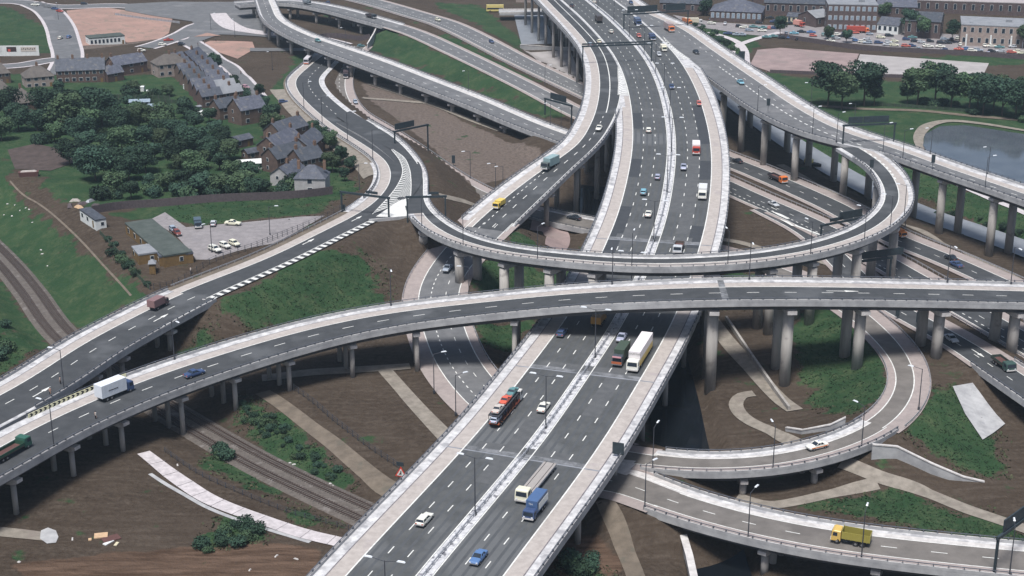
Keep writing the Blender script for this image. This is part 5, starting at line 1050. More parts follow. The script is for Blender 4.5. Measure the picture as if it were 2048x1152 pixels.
# car transporter with its load
loc,rz=on(RM,1012,826,1,.06); tr=thing('car_transporter',loc,rz,'orange and black two deck car transporter in the left lane of the motorway','car transporter'); tr.scale=(1.1,1.1,1.1)
cab(tr,5.2,1.9,2.4,.55,2.6,(.7,.68,.64)); m=MB(); m.box((5.3,0,2.65),(1.0,2.0,.06)); m.build('roof_hatch','white_wall',tr)
m=MB(); m.box((-1,0,.6),(12.5,2.1,.16)); m.build('lower_deck',paint((.35,.10,.05)),tr)
m=MB(); m.box((-.9,0,2.28),(12.6,2.2,.1)); m.build('upper_deck','pole_metal',tr)
for s_ in(-1,1):
    m=MB(); m.box((-.9,s_*1.12,2.2),(12.6,.1,.28)); 
    for k in range(8): m.box((-7+k*1.75,s_*1.12,.6),(.1,.1,1.7))
    for k in range(7): m.cyl((-7+k*1.75,s_*1.12,.8),(-5.3+k*1.75,s_*1.12,2.2),.045,.045,4)
    m.build('side_frame','black',tr)
    m=MB(); m.box((3.9,s_*1.1,.5),(3.6,.12,.5)); m.build('orange_side_panel',paint((.6,.12,.05)),tr); m=MB(); m.box((-2.5,s_*1.12,.62),(9,.1,.14)); m.build('lower_rail',paint((.38,.16,.08)),tr)
wheels(tr,(6.2,2.6,-5.2,-6.3),2.4,.42)
CARS_S=1.03
T_=Matrix.Translation(Vector([float(v) for v in loc]))@Matrix.Rotation(float(rz),4,'Z')
for x,z,col,lb in((4.0,2.36,TEAL,'green car at the front of the transporter upper deck'),(-.3,2.36,(.66,.13,.08),'red car in the middle of the transporter upper deck'),(-4.8,2.36,(.55,.50,.46),'beige car at the rear of the transporter upper deck'),(-5.9,.78,(.50,.55,.66),'pale blue car at the tail of the transporter lower deck'),(-1.4,.78,DBLUE,'dark blue car inside the transporter lower deck'),):
    q=T_@Vector((x*1.1,0,z*1.1)); car(q,rz,col,'saloon' if z>2 else 'estate',lb,'cars carried on the transporter')
# workboat on the river
g=U(1622,330,-1.4); t=thing('barge',g,-.6,'small yellow workboat moored on the pale river','boat'); m=MB(); m.sweep([[(x,-w,0),(x,w,0),(x,w*1.1,.9),(x,-w*1.1,.9)] for x,w in((-4,.9),(-2,1.3),(2,1.3),(4,.4))]); m.build('hull','black',t); m=MB(); m.box((-1,0,.9),(3,1.8,1.3)); m.build('cabin',paint((.6,.5,.15)),t)
# ---------------------------------------------------------------- buildings
def bld(name,a,b,depth,h,roof,rh,wallm,roofm,label,cat='house',group=None,chim=2,floors=2,nwin=2,z=None,over=.3,ppx=True,door=True,ends=True,lean=False,winm='glass_dark'):
    A=G(*a) if z is None else U(*a,z); B=G(*b) if z is None else U(*b,z); d=(B-A)[:2]; L_=float(np.hypot(*d)); rz=math.atan2(d[1],d[0]); c=(A+B)/2; zb=min(A[2],B[2])
    t=thing(name,(c[0],c[1],zb),rz,label,cat,group)
    m=MB(); m.box((0,0,-1.0),(L_,depth,h+1.0))
    if roof=='gable':
        for s_ in(-1,1): m.poly([(s_*L_/2,-depth/2,h),(s_*L_/2,depth/2,h),(s_*L_/2,0,h+rh)])
    m.build('wall',wallm,t)
    r=MB(); ox,oy=L_/2+over,depth/2+over; dz=-over*rh/(depth/2)*.9
    if roof=='flat':
        r.box((0,0,h),(L_+.2,depth+.2,.45))
    else:
        k=0 if roof=='gable' else min(ox*.95,depth/2)
        e=[(-ox,-oy,h+dz),(ox,-oy,h+dz),(ox,oy,h+dz),(-ox,oy,h+dz)]; R1,R2_=(-ox+k,0,h+rh),(ox-k,0,h+rh)
        r.v=[*e,R1,R2_]+[(v[0],v[1],v[2]-.16) for v in (*e,R1,R2_)]; r.f=[(0,1,5,4),(2,3,4,5),(1,2,5),(3,0,4),(7,6,10,11),(9,8,11,10),(0,6,7,1),(2,8,9,3),(1,7,8,2),(3,9,6,0)]
        if roof=='gable': r.f=[(0,1,5,4),(2,3,4,5),(7,6,10,11),(9,8,11,10),(0,6,7,1),(2,8,9,3),(1,7,11,5),(2,5,11,8),(0,4,10,6),(3,9,10,4)]
    ro=r.build('roof',roofm,t)
    for i in range(chim):
        x=(-L_/2+.8 + (L_-1.6)*(i/(chim-1) if chim>1 else .5)); q=MB(); q.box((x,0,h+rh*.55),(.95,.75,rh*.45+1.3)); ch=q.build('chimney','chimney_brick',ro)
        q=MB(); 
        for dx in(-.25,.25): q.cyl((x+dx,0,h+rh+1.3),(x+dx,0,h+rh+1.75),.13,.1,6)
        q.build('chimney_pots','chimney_brick',ro)
    if roof=='flat' and h>4:
        q=MB(); q.box((L_*.2,0,h+.45),(3,2,1.2)); q.build('roof_housing','roof_grey',ro)
    fh=h/floors; k=0
    for s_ in(-1,1):
        for f in range(floors):
            for i in range(nwin):
                if k>=40: break
                x=-L_/2+L_*(i+.5)/nwin; w=min(1.5,L_/nwin*.55); 
                if door and s_==-1 and f==0 and i==nwin-1:
                    q=MB(); q.box((x,s_*(depth/2+.02),0),(1.0,.1,2.1)); q.build('door','wood_brown',t); continue
                q=MB(); q.box((x,s_*(depth/2+.01),f*fh+fh*.35),(w+.2,.08,fh*.45+.2)); wo=q.build('window','white_wall',t); q=MB(); q.box((x,s_*(depth/2+.05),f*fh+fh*.35+.1),(w,.08,fh*.45)); q.build('pane',winm,wo); k+=1
    if ends:
        for s_ in(-1,1):
            for f in range(floors):
                q=MB(); q.box((s_*(L_/2+.01),depth*.12,f*fh+fh*.35),(.08,1.1,fh*.45)); wo=q.build('window','white_wall',t); q=MB(); q.box((s_*(L_/2+.05),depth*.12,f*fh+fh*.35+.1),(.08,.9,fh*.45-.2)); q.build('pane',winm,wo)
    return t
H_=bld
H_('house',(595,381),(656,383),8.5,5.6,'hip',3.4,'render_grey','slate','grey rendered hip roofed house nearest the left ramp, with a blank pale wall',nwin=1,floors=2,chim=2,ends=False,door=False)
H_('house',(560,372),(592,360),7,5,'gable',2.6,'render_grey','slate','pale gabled extension left of the grey hip roofed house',chim=1,nwin=1)
for i,(a,b,lb) in enumerate([((590,348),(635,338),'slate house directly behind the grey hip roofed house'),((540,345),(598,330),'brick house with a long slate roof left of the middle of the near row'),((598,318),(628,300),'slate house at the right of the near row, third back'),((535,318),(585,300),'brick house fourth back in the near row with a wide slate roof'),((545,292),(600,275),'farthest slate roofed house of the near row, by the trees')]):
    H_('terraced_house',a,b,8.5,5.6,'gable',3.3,'brick','slate',lb,group='near row of slate roofed houses',nwin=3,chim=2)
H_('shed',(462,296),(498,288),5,3,'gable',1.3,'brick','slate','low brick outbuilding with slate roof left of the near row',cat='shed',chim=0,nwin=2,floors=1)
H_('shed',(490,318),(528,312),4.5,2.8,'gable',1.2,'brick','slate','second low outbuilding, just below the brick one',cat='shed',chim=0,nwin=2,floors=1)
H_('greenhouse',(475,338),(528,335),4,2.4,'gable',1,'white_wall','white_wall','white roofed greenhouse among bushes left of the houses',cat='greenhouse',chim=0,nwin=4,floors=1,door=False)
H_('greenhouse',(268,222),(322,221),3.4,2.2,'gable',.8,'white_wall','glass_light','long pale greenhouse in the middle of the wooded gardens',cat='greenhouse',chim=0,nwin=6,floors=1,door=False)
H_('greenhouse',(260,212),(300,211),3,2.1,'gable',.8,'white_wall','glass_light','shorter pale greenhouse behind the long one in the gardens',cat='greenhouse',chim=0,nwin=4,floors=1,door=False)
H_('terraced_house',(470,248),(520,240),10,6.5,'gable',4,'brick','slate','tall gabled brick house at the near end of the long terrace',nwin=2,chim=2)
H_('terraced_house',(430,238),(478,232),8,5.6,'gable',3,'brick','slate','brick house left of the tall gabled one at the terrace end',nwin=2,chim=2)
k=0
for row,(x0,y0,x1,y1) in enumerate(((420,212,352,138),(460,205,385,128))):
    n_=8
    for i in range(n_):
        u=i/(n_-1); x=x0+(x1-x0)*u; y=y0+(y1-y0)*u; hw=20-6*u
        H_('terraced_house',(x-hw,y+1.5),(x+hw,y-2.5),5.4,5.2,'gable',2.6,'brick','roof_grey' if (row==1 and i<2) else 'slate','%s terraced house from the near end in the %s row of the long terrace'%(ORD[i],('left','right')[row]),group='houses of the long brick terrace',nwin=2,chim=1,ends=False)
H_('terraced_block',(116,162),(212,160),10,6,'gable',4.4,'brick','slate','long dark slate roofed terrace block at upper left',cat='terrace',nwin=7,chim=4)
H_('terraced_house',(222,150),(285,140),9,5,'gable',3.4,'brick','slate','dark slate roofed house between the long block and the pale house',nwin=3,chim=2)
H_('house',(208,163),(240,158),7,4,'gable',3,'brick','slate','small gabled brick house in front of the dark slate roofed one',nwin=1,chim=1)
H_('house',(310,152),(372,146),10,6,'hip',3.6,'brick_pale','tile_brown','pale walled house with a brown hip roof near the roundabout',nwin=4,chim=1)
H_('house',(48,172),(106,169),10,5,'hip',4,'brick_pale','tile_brown','brown hip roofed house by the billboard wall at left',nwin=4,chim=1)
H_('house',(-10,165),(18,163),10,5,'hip',4,'brick','tile_brown','hip roofed house cut off by the left edge',nwin=2,chim=1)
H_('house',(18,226),(72,220),12,5,'hip',5,'brick','tile_brown','large dark hip roofed house among the trees at left',nwin=3,chim=1)
H_('house',(-20,205),(20,200),11,5,'hip',5,'brick','tile_brown','dark house at the left edge behind the woods',nwin=3,chim=1)
H_('shop',(176,88),(246,85),9,4,'flat',.4,'white_wall','felt_green','low flat roofed shop with a white glazed front',cat='shop',nwin=9,floors=1,chim=0,winm='glass_dark')
# billboards
t=thing('billboard',G(35,112),.03,'long white hoarding with painted advertisement panels at the left edge','billboard')
m=MB(); m.box((0,0,0),(21,.3,5)); m.build('board','white_wall',t)
for x,w,c in((-8.5,2.6,(.6,.6,.6)),(-2.5,4.6,(.06,.04,.04)),(-3.6,1.2,(.6,.12,.1)),(5.5,7.2,(.55,.5,.45))): m=MB(); m.box((x,-.2 if w>1.5 else -.24,2.2),(w,.08,2.2 if w>1.5 else 1.2)); m.build('poster',paint(c),t)
m=MB(); 
for k in range(8): m.box((2.5+k*.85,-.26,3.0+(k%2)*.2),(.35,.04,.7))
m.build('poster_pattern','black',t)
# clubhouse and hut
H_('clubhouse',(279,463),(357,530),8.2,3.0,'flat',.5,'wood_brown','felt_green','long low clubhouse with a flat green felt roof and white fascia',cat='clubhouse',chim=0,floors=1,nwin=6)
H_('lean_to',(318,528),(385,520),3.5,2.4,'flat',.4,'wood_brown','slate','narrow tiled lean-to at the near end of the clubhouse',cat='lean-to',chim=0,floors=1,nwin=2)
H_('annex',(286,508),(300,526),6,2.6,'flat',.4,'wood_brown','roof_grey','small grey roofed annex on the left side of the clubhouse',cat='annex',chim=0,floors=1,nwin=2)
H_('kiosk',(300,545),(312,545),2.4,3.2,'hip',.8,'wood_brown','roof_grey','tiny square kiosk with a grey roof below the annex',cat='kiosk',chim=0,floors=1,nwin=1)
H_('mobile_hut',(171,434),(203,457),3.3,2.6,'flat',.3,'white_wall','slate','white long hut with a dark roof beside the grass slope',cat='hut',chim=0,floors=1,nwin=3)
# top right industry
mat('brick_factory',(0.125,0.092,0.088),(0.085,0.065,0.064),.6,.95); mat('roof_pink_dull',(0.40,0.36,0.36),(0.33,0.3,0.3),.3,.9)
def ind(a,b,dp,h,roof,rh,w,r,lb,cat='factory',**k):
    w='brick_factory' if w=='brick' else w; r='roof_pink_dull' if r=='roof_pink' else r
    return H_('factory_building',a,b,dp,h,roof,rh,w,r,lb,cat=cat,chim=0,door=False,**k)
ind((1424,36),(1526,40),22,6,'hip',5,'brick','slate','long slate roofed warehouse just right of the motorway top',nwin=10,floors=1,winm='glass_light')
ind((1325,20),(1418,24),20,6,'gable',4,'brick','slate','dark gabled warehouse behind the farthest gantry',nwin=5,floors=1)
ind((1576,44),(1612,46),9,4,'gable',1.5,'cream','slate','small cream painted workshop',cat='workshop',nwin=4,floors=1)
ind((1613,52),(1644,48),14,5.5,'gable',3,'brick','roof_grey','grey gabled shed between the cream workshop and brick factory',cat='shed',nwin=2,floors=1)
ind((1650,58),(1749,60),18,14.5,'flat',.5,'brick','roof_grey','three storey red brick factory with rows of pale windows',nwin=9,floors=3,winm='glass_light')
ind((1762,62),(1804,66),14,5,'gable',3,'white_wall','slate','white arcaded building with slate roof',cat='showroom',nwin=4,floors=1)
ind((1812,68),(1882,72),20,9,'gable',3.5,'brick','slate','dark tall shed behind the street trees',cat='shed',nwin=4,floors=1)
tf=ind((1918,82),(2055,88),26,10.5,'flat',.6,'brick_pale','roof_grey','large pale grey showroom with tall white columns',cat='showroom',nwin=9,floors=2)
for x in(-14,-2,8,14): m=MB(); m.box((x,-13.4,0),(.8,.8,6)); m.build('column','white_wall',tf)
ind((1825,14),(2075,22),40,7,'flat',.5,'brick','roof_pink','very long pink roofed factory along the top right edge',nwin=14,floors=1)
ind((1530,22),(1650,26),26,7,'gable',4,'brick','slate','brown gabled works behind the cream workshop',nwin=8,floors=1)
ind((1752,28),(1830,30),20,6,'gable',3.5,'brick','slate','brown works roof between the brick factory and pink roofed one',nwin=5,floors=1)
ind((1500,-8),(1800,-4),60,8,'gable',5,'brick','slate','far row of dark factory roofs at the top edge',nwin=12,floors=1)
ind((1040,-4),(1075,-3),30,8,'flat',.5,'brick_pale','roof_grey','far flat roofed block beyond the canal basin',nwin=5,floors=2)
ind((300,-30),(500,-20),30,8,'gable',5,'brick','slate','distant dark works beyond the top left edge',nwin=10,floors=1)
m=MB(); m.box((0,0,0),(36,11,1.0)); g=U(1062,26,3.5); 
t=thing('road_bridge',(g[0],g[1],3.2),.05,'low road bridge across the canal basin at the top','bridge'); m.build('deck','concrete',t)
for s_ in(-1,1): m=MB(); m.box((0,s_*5.3,1.0),(36,.4,.9)); m.build('parapet','concrete_white',t)
# ---------------------------------------------------------------- fences, hoardings, walls
def fence(pts,h,label,mtl='fence_brown',solid=True,post=2.5,cat='fence',name='fence',group=None):
    P_=resamp(spl([G(*p) for p in pts]),post); c=P_[len(P_)//2]; t=thing(name,(0,0,0),0,label,cat,group)
    m=MB(); 
    if solid:
        rings=[]
        for i,p in enumerate(P_):
            a=P_[max(i-1,0)];b=P_[min(i+1,len(P_)-1)]; q=(b-a)[:2]; q=q/(np.hypot(*q)+1e-9); n_=np.array([q[1],-q[0]])*.05; z=float(terr(p[0],p[1]))
            rings.append([(p[0]-n_[0],p[1]-n_[1],z-.3),(p[0]+n_[0],p[1]+n_[1],z-.3),(p[0]+n_[0],p[1]+n_[1],z+h),(p[0]-n_[0],p[1]-n_[1],z+h)])
        m.sweep(rings); m.build('boards',mtl,t)
    else:
        for zz in(.35,.7,1.0):
            rings=[]
            for p in P_: z=float(terr(p[0],p[1]))+h*zz; rings.append([(p[0]-.03,p[1],z-.03),(p[0]+.03,p[1],z-.03),(p[0]+.03,p[1],z+.03),(p[0]-.03,p[1],z+.03)])
            m.sweep(rings)
        m.build('wires','pole_metal',t)
    m=MB()
    for p in P_: z=float(terr(p[0],p[1])); m.box((p[0],p[1],z-.3),(.14,.14,h+.4))
    m.build('posts','fence_brown' if solid else 'pole_metal',t)
fence([(185,428),(250,418),(360,410),(480,402),(600,396),(665,388)],2.6,'long dark brown boundary fence behind the mown grass')
fence([(308,580),(390,548),(430,524),(500,500),(600,460),(680,422)],1.8,'post and wire fence between the car park and the left ramp',solid=False)
fence([(200,468),(235,505),(262,540),(300,580)],1.2,'dark hedge like fence along the left side of the clubhouse garden','hedge')
fence([(735,100),(800,140),(900,176)],1.2,'thin fence at the foot of the upper grass bank',solid=False)
fence([(560,765),(640,820),(720,885),(800,940)],1.6,'wire fence beside the dirt footpath in the middle brown field',solid=False)
fence([(330,905),(420,962),(520,1005),(620,1040),(720,1068)],1.2,'low wire fence between the pale footpath and the railway',solid=False)
fence([(1540,146),(1640,150),(1705,153),(1900,158)],1.6,'dark fence along the near side of the two sports courts')
fence([(1560,76),(1640,88),(1720,100),(1840,106),(1980,114),(2060,120)],2.4,'long dark wall between the car park and the sports courts')
fence([(1568,175),(1590,195),(1625,214)],1.2,'white edged fence beside the link road and the park',mtl='galvanised')
fence([(1610,208),(1700,210),(1800,214),(1960,226)],1.3,'dark hedge along the path under the park trees','hedge')
fence([(610,84),(660,76),(740,78)],2.6,'dark railings under the top left viaduct',solid=True)
fence([(230,30),(300,40),(360,47)],1.2,'pale kerb fence above the orange bare ground','galvanised')
# ---------------------------------------------------------------- trees and bushes
def crown(seed,h,r,leaves,lobes,mname,low=.25,leaf=.62):
    rg_=random.Random(seed); m=MB(); L_=[]
    for i in range(lobes):
        a=rg_.random()*6.28; k=rg_.random()**.6; zc=low*h+(h*(1-low))*(.25+.6*rg_.random()); rr=r*(.32+.26*rg_.random())*(1-.35*abs((zc/h)-.6)); L_.append((math.cos(a)*r*.62*k,math.sin(a)*r*.62*k,min(zc,h-rr*.7),rr))
    L_.append((0,0,h*.62,r*.62))
    per=leaves//len(L_)
    for cx,cy,cz,rr in L_:
        for _ in range(per):
            v=Vector((rg_.gauss(0,1),rg_.gauss(0,1),rg_.gauss(0,1)+.25)).normalized(); d=rr*(.72+.38*rg_.random()); p=Vector((cx,cy,cz))+Vector((v.x*d,v.y*d,v.z*d*.85))
            if p.z<h*low*.6: continue
            q=(v+Vector((rg_.gauss(0,.5),rg_.gauss(0,.5),rg_.gauss(0,.5)))).to_track_quat('Z','Y'); s_=leaf*(.6+.8*rg_.random()); e=rg_.random()*3
            cr_,sr_=math.cos(e)*s_,math.sin(e)*s_*.8
            o=len(m.v); 
            for x,y in((-cr_,-sr_),(sr_,-cr_),(cr_,sr_),(-sr_,cr_)): m.v.append(tuple(p+q@Vector((x,y,0))))
            m.f.append((o,o+1,o+2,o+3))
    return m
TP={}
def tree(x,y,z,h,kind,label,group=None,cat='tree',name='tree',sq=1.0):
    key=kind
    if key not in TP:
        k,i=kind; H0={'big':14,'small':8,'bush':2.4,'tall':16}[k]; r0={'big':6.2,'small':4,'bush':2.8,'tall':5.6}[k]
        cm=crown(hash_(kind),H0,r0,{'big':5200,'small':2200,'bush':700,'tall':5200}[k],{'big':22,'small':12,'bush':9,'tall':20}[k],'leaf',{'big':.16,'small':.2,'bush':.02,'tall':.3}[k],{'big':.38,'small':.32,'bush':.24,'tall':.38}[k])
        t=thing(name,(x,y,z),0,label,cat,group); cm.build('crown','leaf_light' if i%5 in(1,4) else 'leaf',t)
        if k!='bush':
            m=MB(); m.cyl((0,0,-.5),(.2,.1,H0*.45),.32 if k!='small' else .2,.2,8); 
            for a in range(5): 
                an=a*1.26+i; m.cyl((.1,.05,H0*(.25+.04*a)),(math.cos(an)*r0*.5,math.sin(an)*r0*.5,H0*(.5+.05*a)),.14,.05,5)
            m.build('trunk','bark',t)
        TP[key]=(t,H0)
    else: t=dup(TP[key][0]); t.location=(x,y,z); t.name=name
    H0=TP[key][1]; s_=h/H0; t.location=(x,y,z); t.scale=(s_*sq,s_*sq,s_); t.rotation_euler=(0,0,random.random()*6.28)
    for k_ in('group',): 
        if k_ in t and not group: del t[k_]
    tag(t,label,cat,group); return t
def hash_(k): return {'big':11,'small':23,'bush':37,'tall':51}[k[0]]+k[1]*7
def grow(pts,kind,hs,label,group,cat='tree',name='tree',numbered=None,sq=1.0,jit=0):
    if kind=='tall': sq=1.22
    for i,p in enumerate(pts):
        g=G(p[0],p[1]); h=p[2] if len(p)>2 else hs[0]+(hs[1]-hs[0])*random.random()
        lb=label if not numbered else label%ORD[i]
        tree(g[0],g[1],g[2]-.1,h,(kind,i%5 if kind!='bush' else i%3),lb,group,cat,name,sq)
# woods at left: base points of the trunks
WOOD=[(38,262,13),(95,238,12),(130,262,14),(170,240,13),(172,300,9),(205,252,14),(235,268,13),(262,262,12),(298,256,10),(330,262,11),(345,228,12),(374,236,10),(390,262,9),(352,290,11),(318,300,10),(282,300,11),(245,305,12),(212,322,12),(192,362,13),(222,352,12),(258,362,8),(262,398,8),(232,385,6),(292,345,9),(325,340,8),(352,335,9),(300,378,7),(335,382,7),(368,378,8),(392,352,8),(400,390,8),(425,372,8),(448,388,8),(470,360,8),(420,320,9),(446,300,8),(395,310,9),(430,270,8),(405,285,8),(60,220,10),(12,240,12),(3,282,11),(75,262,10),(150,215,10),(188,208,8),(292,246,8),(140,330,10),(160,285,10),(440,340,8),(480,388,7),(500,368,7)]
WOOD+=[(120,192,7),(160,186,7),(268,188,5),(335,192,6),(215,232,8),(180,268,9),(110,285,8),(270,330,9),(240,335,9),(310,320,8),(370,345,8),(405,338,8),(455,320,7),(375,300,8),(330,285,8),(470,262,7),(418,245,7),(510,395,6)]
WOOD=[q for i_,q in enumerate(WOOD) if i_%7!=3]
WOOD=[(a_,b_,c_*random.Random(a_*31+b_).uniform(.72,1.18)) for a_,b_,c_ in WOOD]
WOOD.sort(key=lambda q:(q[0],q[1]))
zone=lambda x,y:('near the white hut' if x<150 and y>300 else 'at the left edge' if x<80 else 'behind the far houses' if y<200 else 'above the boundary fence' if y>350 else 'in the middle of the woods' if x<300 else 'between greenhouse and houses')
zc={}
for q in WOOD:
    z_=zone(*q[:2]); zc[z_]=zc.get(z_,0)+1; g=G(q[0],q[1]); tree(g[0],g[1],g[2]-.1,q[2]*1.0,('big' if q[2]>8 else 'small',(zc[z_]*3+int(q[0]))%5),'broadleaf tree %s, %s from the left'%(z_,ORD[zc[z_]-1]),'trees of the wooded gardens',sq=random.uniform(1.1,1.42))
grow([(430,145,9),(440,160,5)],'small',(6,8),'%s round tree beside the street by the red brown plots','street trees by the terrace',numbered=1)
grow([(545,250,9),(540,275,9),(525,225,7),(518,195,6),(556,262,7)],'small',(6,8),'%s tree on the verge right of the gabled brick house','trees beside the lane',numbered=1)
grow([(640,290,8),(660,300,7),(625,275,7),(680,330,7),(665,345,7),(700,345,6),(630,330,4),(690,362,5)],'small',(6,8),'%s tree between the houses and the ramp wall','trees below the ramp wall',numbered=1)
grow([(1655,214,19),(1683,220,17),(1728,212,19),(1748,212,10)],'tall',(13,15),'park tree in the left clump by the link road, %s from the left','park trees',numbered=1)
grow([(1815,207,9),(1834,210,18),(1870,208,18),(1902,218,16),(1938,222,16),(1965,230,16),(1986,222,16),(2004,232,16),(2030,238,17),(2046,220,15),(1955,215,15)],'tall',(13,15),'park tree in the long right hand row, %s from the left','park trees',numbered=1)
grow([(1817,72,14),(1846,78,12),(1903,86,12),(1931,88,11),(2046,98,13),(1560,74,11),(1656,76,9),(1692,84,8),(1410,22,9),(1768,30,8)],'tall',(9,11),'street tree along the factory car park, number %s counted as planted','street trees by the factories',numbered=None) if False else None
for i,(x,y,h,lb) in enumerate([(1817,72,14,'in front of the white arcaded building'),(1846,78,12,'in front of the dark tall shed'),(1903,86,12,'left of the columned showroom'),(1931,88,11,'half covering the columned showroom'),(2046,98,13,'at the right edge by the showroom'),(1560,74,11,'left of the cream workshop at the park corner'),(1656,80,7,'below the brick factory, left one'),(1692,86,7,'below the brick factory, right one'),(1410,32,9,'at the left end of the slate roofed warehouse'),(1768,34,8,'between the brick factory and the arcaded building')]):
    g=G(x,y); tree(g[0],g[1],g[2],h,('tall' if h>10 else 'small',i%5),'street tree %s'%lb,'street trees by the factories')
def bushes(pts,label,group,hs=(1.6,3)):
    grow(sorted(pts),'bush',hs,label+', %s from the left',group,cat='bush',name='bush',numbered=1)
def scatter(poly,n,seed):
    rg_=random.Random(seed); xs=[p[0] for p in poly]; ys=[p[1] for p in poly]; out=[]
    while len(out)<n:
        x,y=rg_.uniform(min(xs),max(xs)),rg_.uniform(min(ys),max(ys))
        if inpoly(np.array([x]),np.array([y]),poly)[0]: out.append((x,y))
    return out
bushes(scatter([(385,1100),(450,1040),(520,1055),(495,1095),(400,1108)],12,1),'dark bush in the clump above the bottom dirt track','bushes in the clump by the dirt track',(1.0,2.2))
bushes(scatter([(420,900),(460,900),(455,925),(410,925)],4,2),'light green bush beside the railway at left','bushes by the left side of the railway')
bushes(scatter([(485,800),(540,830),(640,905),(690,960),(640,960),(540,880),(480,840)],40,3),'scrubby bush on the bank above the railway','scrub on the railway bank',(.6,1.4))
bushes(scatter([(1870,430),(2048,480),(2048,465),(1870,410)],12,4),'low bush on the far river bank','bushes on the river bank',(1,2))
bushes(scatter([(1100,1130),(1180,1120),(1190,1152),(1090,1152)],7,5),'dark bush in the bottom centre beside the motorway','bushes at the bottom centre')
bushes(scatter([(120,415),(220,395),(400,402),(600,385),(600,370),(300,385)],34,6),'bush at the foot of the woods behind the brown fence','undergrowth behind the brown fence',(2,4))
bushes(scatter([(110,185),(420,190),(430,290),(200,330),(60,290)],60,7),'garden shrub in the overgrown allotments','shrubs in the overgrown gardens',(2,4))
bushes(scatter([(470,160),(520,220),(500,225),(455,165)],8,8),'shrub on the verge along the terrace','shrubs along the terrace',(2,3.5))
bushes(scatter([(205,470),(240,500),(300,570),(290,575),(225,515)],16,9),'hedge shrub beside the clubhouse garden','shrubs around the clubhouse garden',(1,1.9))
bushes(scatter([(1385,45),(1420,55),(1500,125),(1480,130),(1400,80)],16,10),'dark shrub on the bank behind the link road','shrubs behind the link road',(1.5,3))
bushes(scatter([(1850,200),(2048,230),(2048,245),(1850,215)],14,11),'shrub beneath the park trees','shrubs beneath the park trees',(1.5,3))
bushes(scatter([(-20,640),(25,660),(10,720),(-20,740)],8,12),'bush at the left edge below the railway','bushes at the left edge',(1.5,3))
# ---------------------------------------------------------------- small things on the ground
for i,(x,y,c,w,l_,lb) in enumerate([(202,1072,'sheet_tan',2.6,2.0,'tan board on the dumped pile'),(222,1078,'rust',3.4,2.2,'dark brown sheet on the dumped pile'),(217,1086,'white_wall',2.2,.9,'white sheet at the near side of the dumped pile'),(233,1089,'cream',1.3,.6,'small cream sheet at the right end of the dumped pile'),(180,1080,'sheet_tan',.9,.6,'small tan scrap at the left end of the dumped pile')]):
    g=G(x,y); m=MB(); m.box((g[0],g[1],g[2]+.02),(w,l_,.2),.2+i*.4); tag(m.build('debris_sheet',c),lb,'debris')
rgd=random.Random(9)
for nm,lb,pts in (('litter','pale scrap of litter on the steep left grass slope',[(15,408),(30,410),(40,421),(52,416),(58,419),(8,430),(24,432),(82,500),(95,532),(85,508),(65,445)]),('stone','pale stone on the brown ground near the bottom',[(592,1118),(553,1112),(500,1140),(145,1078),(38,1124)]),('rubble','light rubble beside the railway',[(580,926),(588,929),(660,968),(665,972),(355,930)])):
    for x,y in pts:
        g=G(x,y); m=MB(); m.box((g[0],g[1],g[2]),(.5+rgd.random()*.7,.3+rgd.random()*.4,.18),rgd.random()*3,.6); tag(m.build(nm,'concrete_white'),lb if nm!='stone' else lb+', %s from the top right'%ORD[pts.index((x,y))],nm,group=lb)
g=G(58,352); t=thing('skip',g,.2,'dark rusty skip with pale rubble by the dug brown patch','skip'); m=MB(); m.box((0,0,0),(6,2.2,1.6),0,1.1); m.build('body','rust',t); m=MB(); m.box((0,0,1.5),(5.6,1.9,.4),0,.7); m.build('load','rubble',t)
for i,(x,y,c) in enumerate([(150,402,'rubble'),(165,408,'fence_brown'),(180,403,'galvanised'),(140,412,'fence_brown'),(158,415,'sheet_tan'),(192,412,'fence_brown')]):
    g=G(x,y); m=MB(); m.box((g[0],g[1],g[2]-.1),(3.5,1.6,.8),i*.6,.5); tag(m.build('scrap_heap',c),'%s piece of the scrap heap above the white hut, counted from the top'%ORD[i],'scrap',group='pieces of the scrap heap above the white hut')
# haze
hz=MB(); hz.box((0,4500,-30),(12000,9600,330)); ho=hz.build('haze','concrete'); hm=bpy.data.materials.new('haze_air'); hm.use_nodes=True; hn=hm.node_tree; hn.nodes.remove(hn.nodes['Principled BSDF']); pv=hn.nodes.new('ShaderNodeVolumePrincipled'); pv.inputs['Color'].default_value=(.66,.84,1,1); pv.inputs['Density'].default_value=0.00011; pv.inputs['Anisotropy'].default_value=0.2
hn.links.new(pv.outputs[0],hn.nodes['Material Output'].inputs['Volume']); ho.data.materials.clear(); ho.data.materials.append(hm); ho['kind']='stuff'
SC.cycles.volume_bounces=0; SC.cycles.volume_max_steps=64
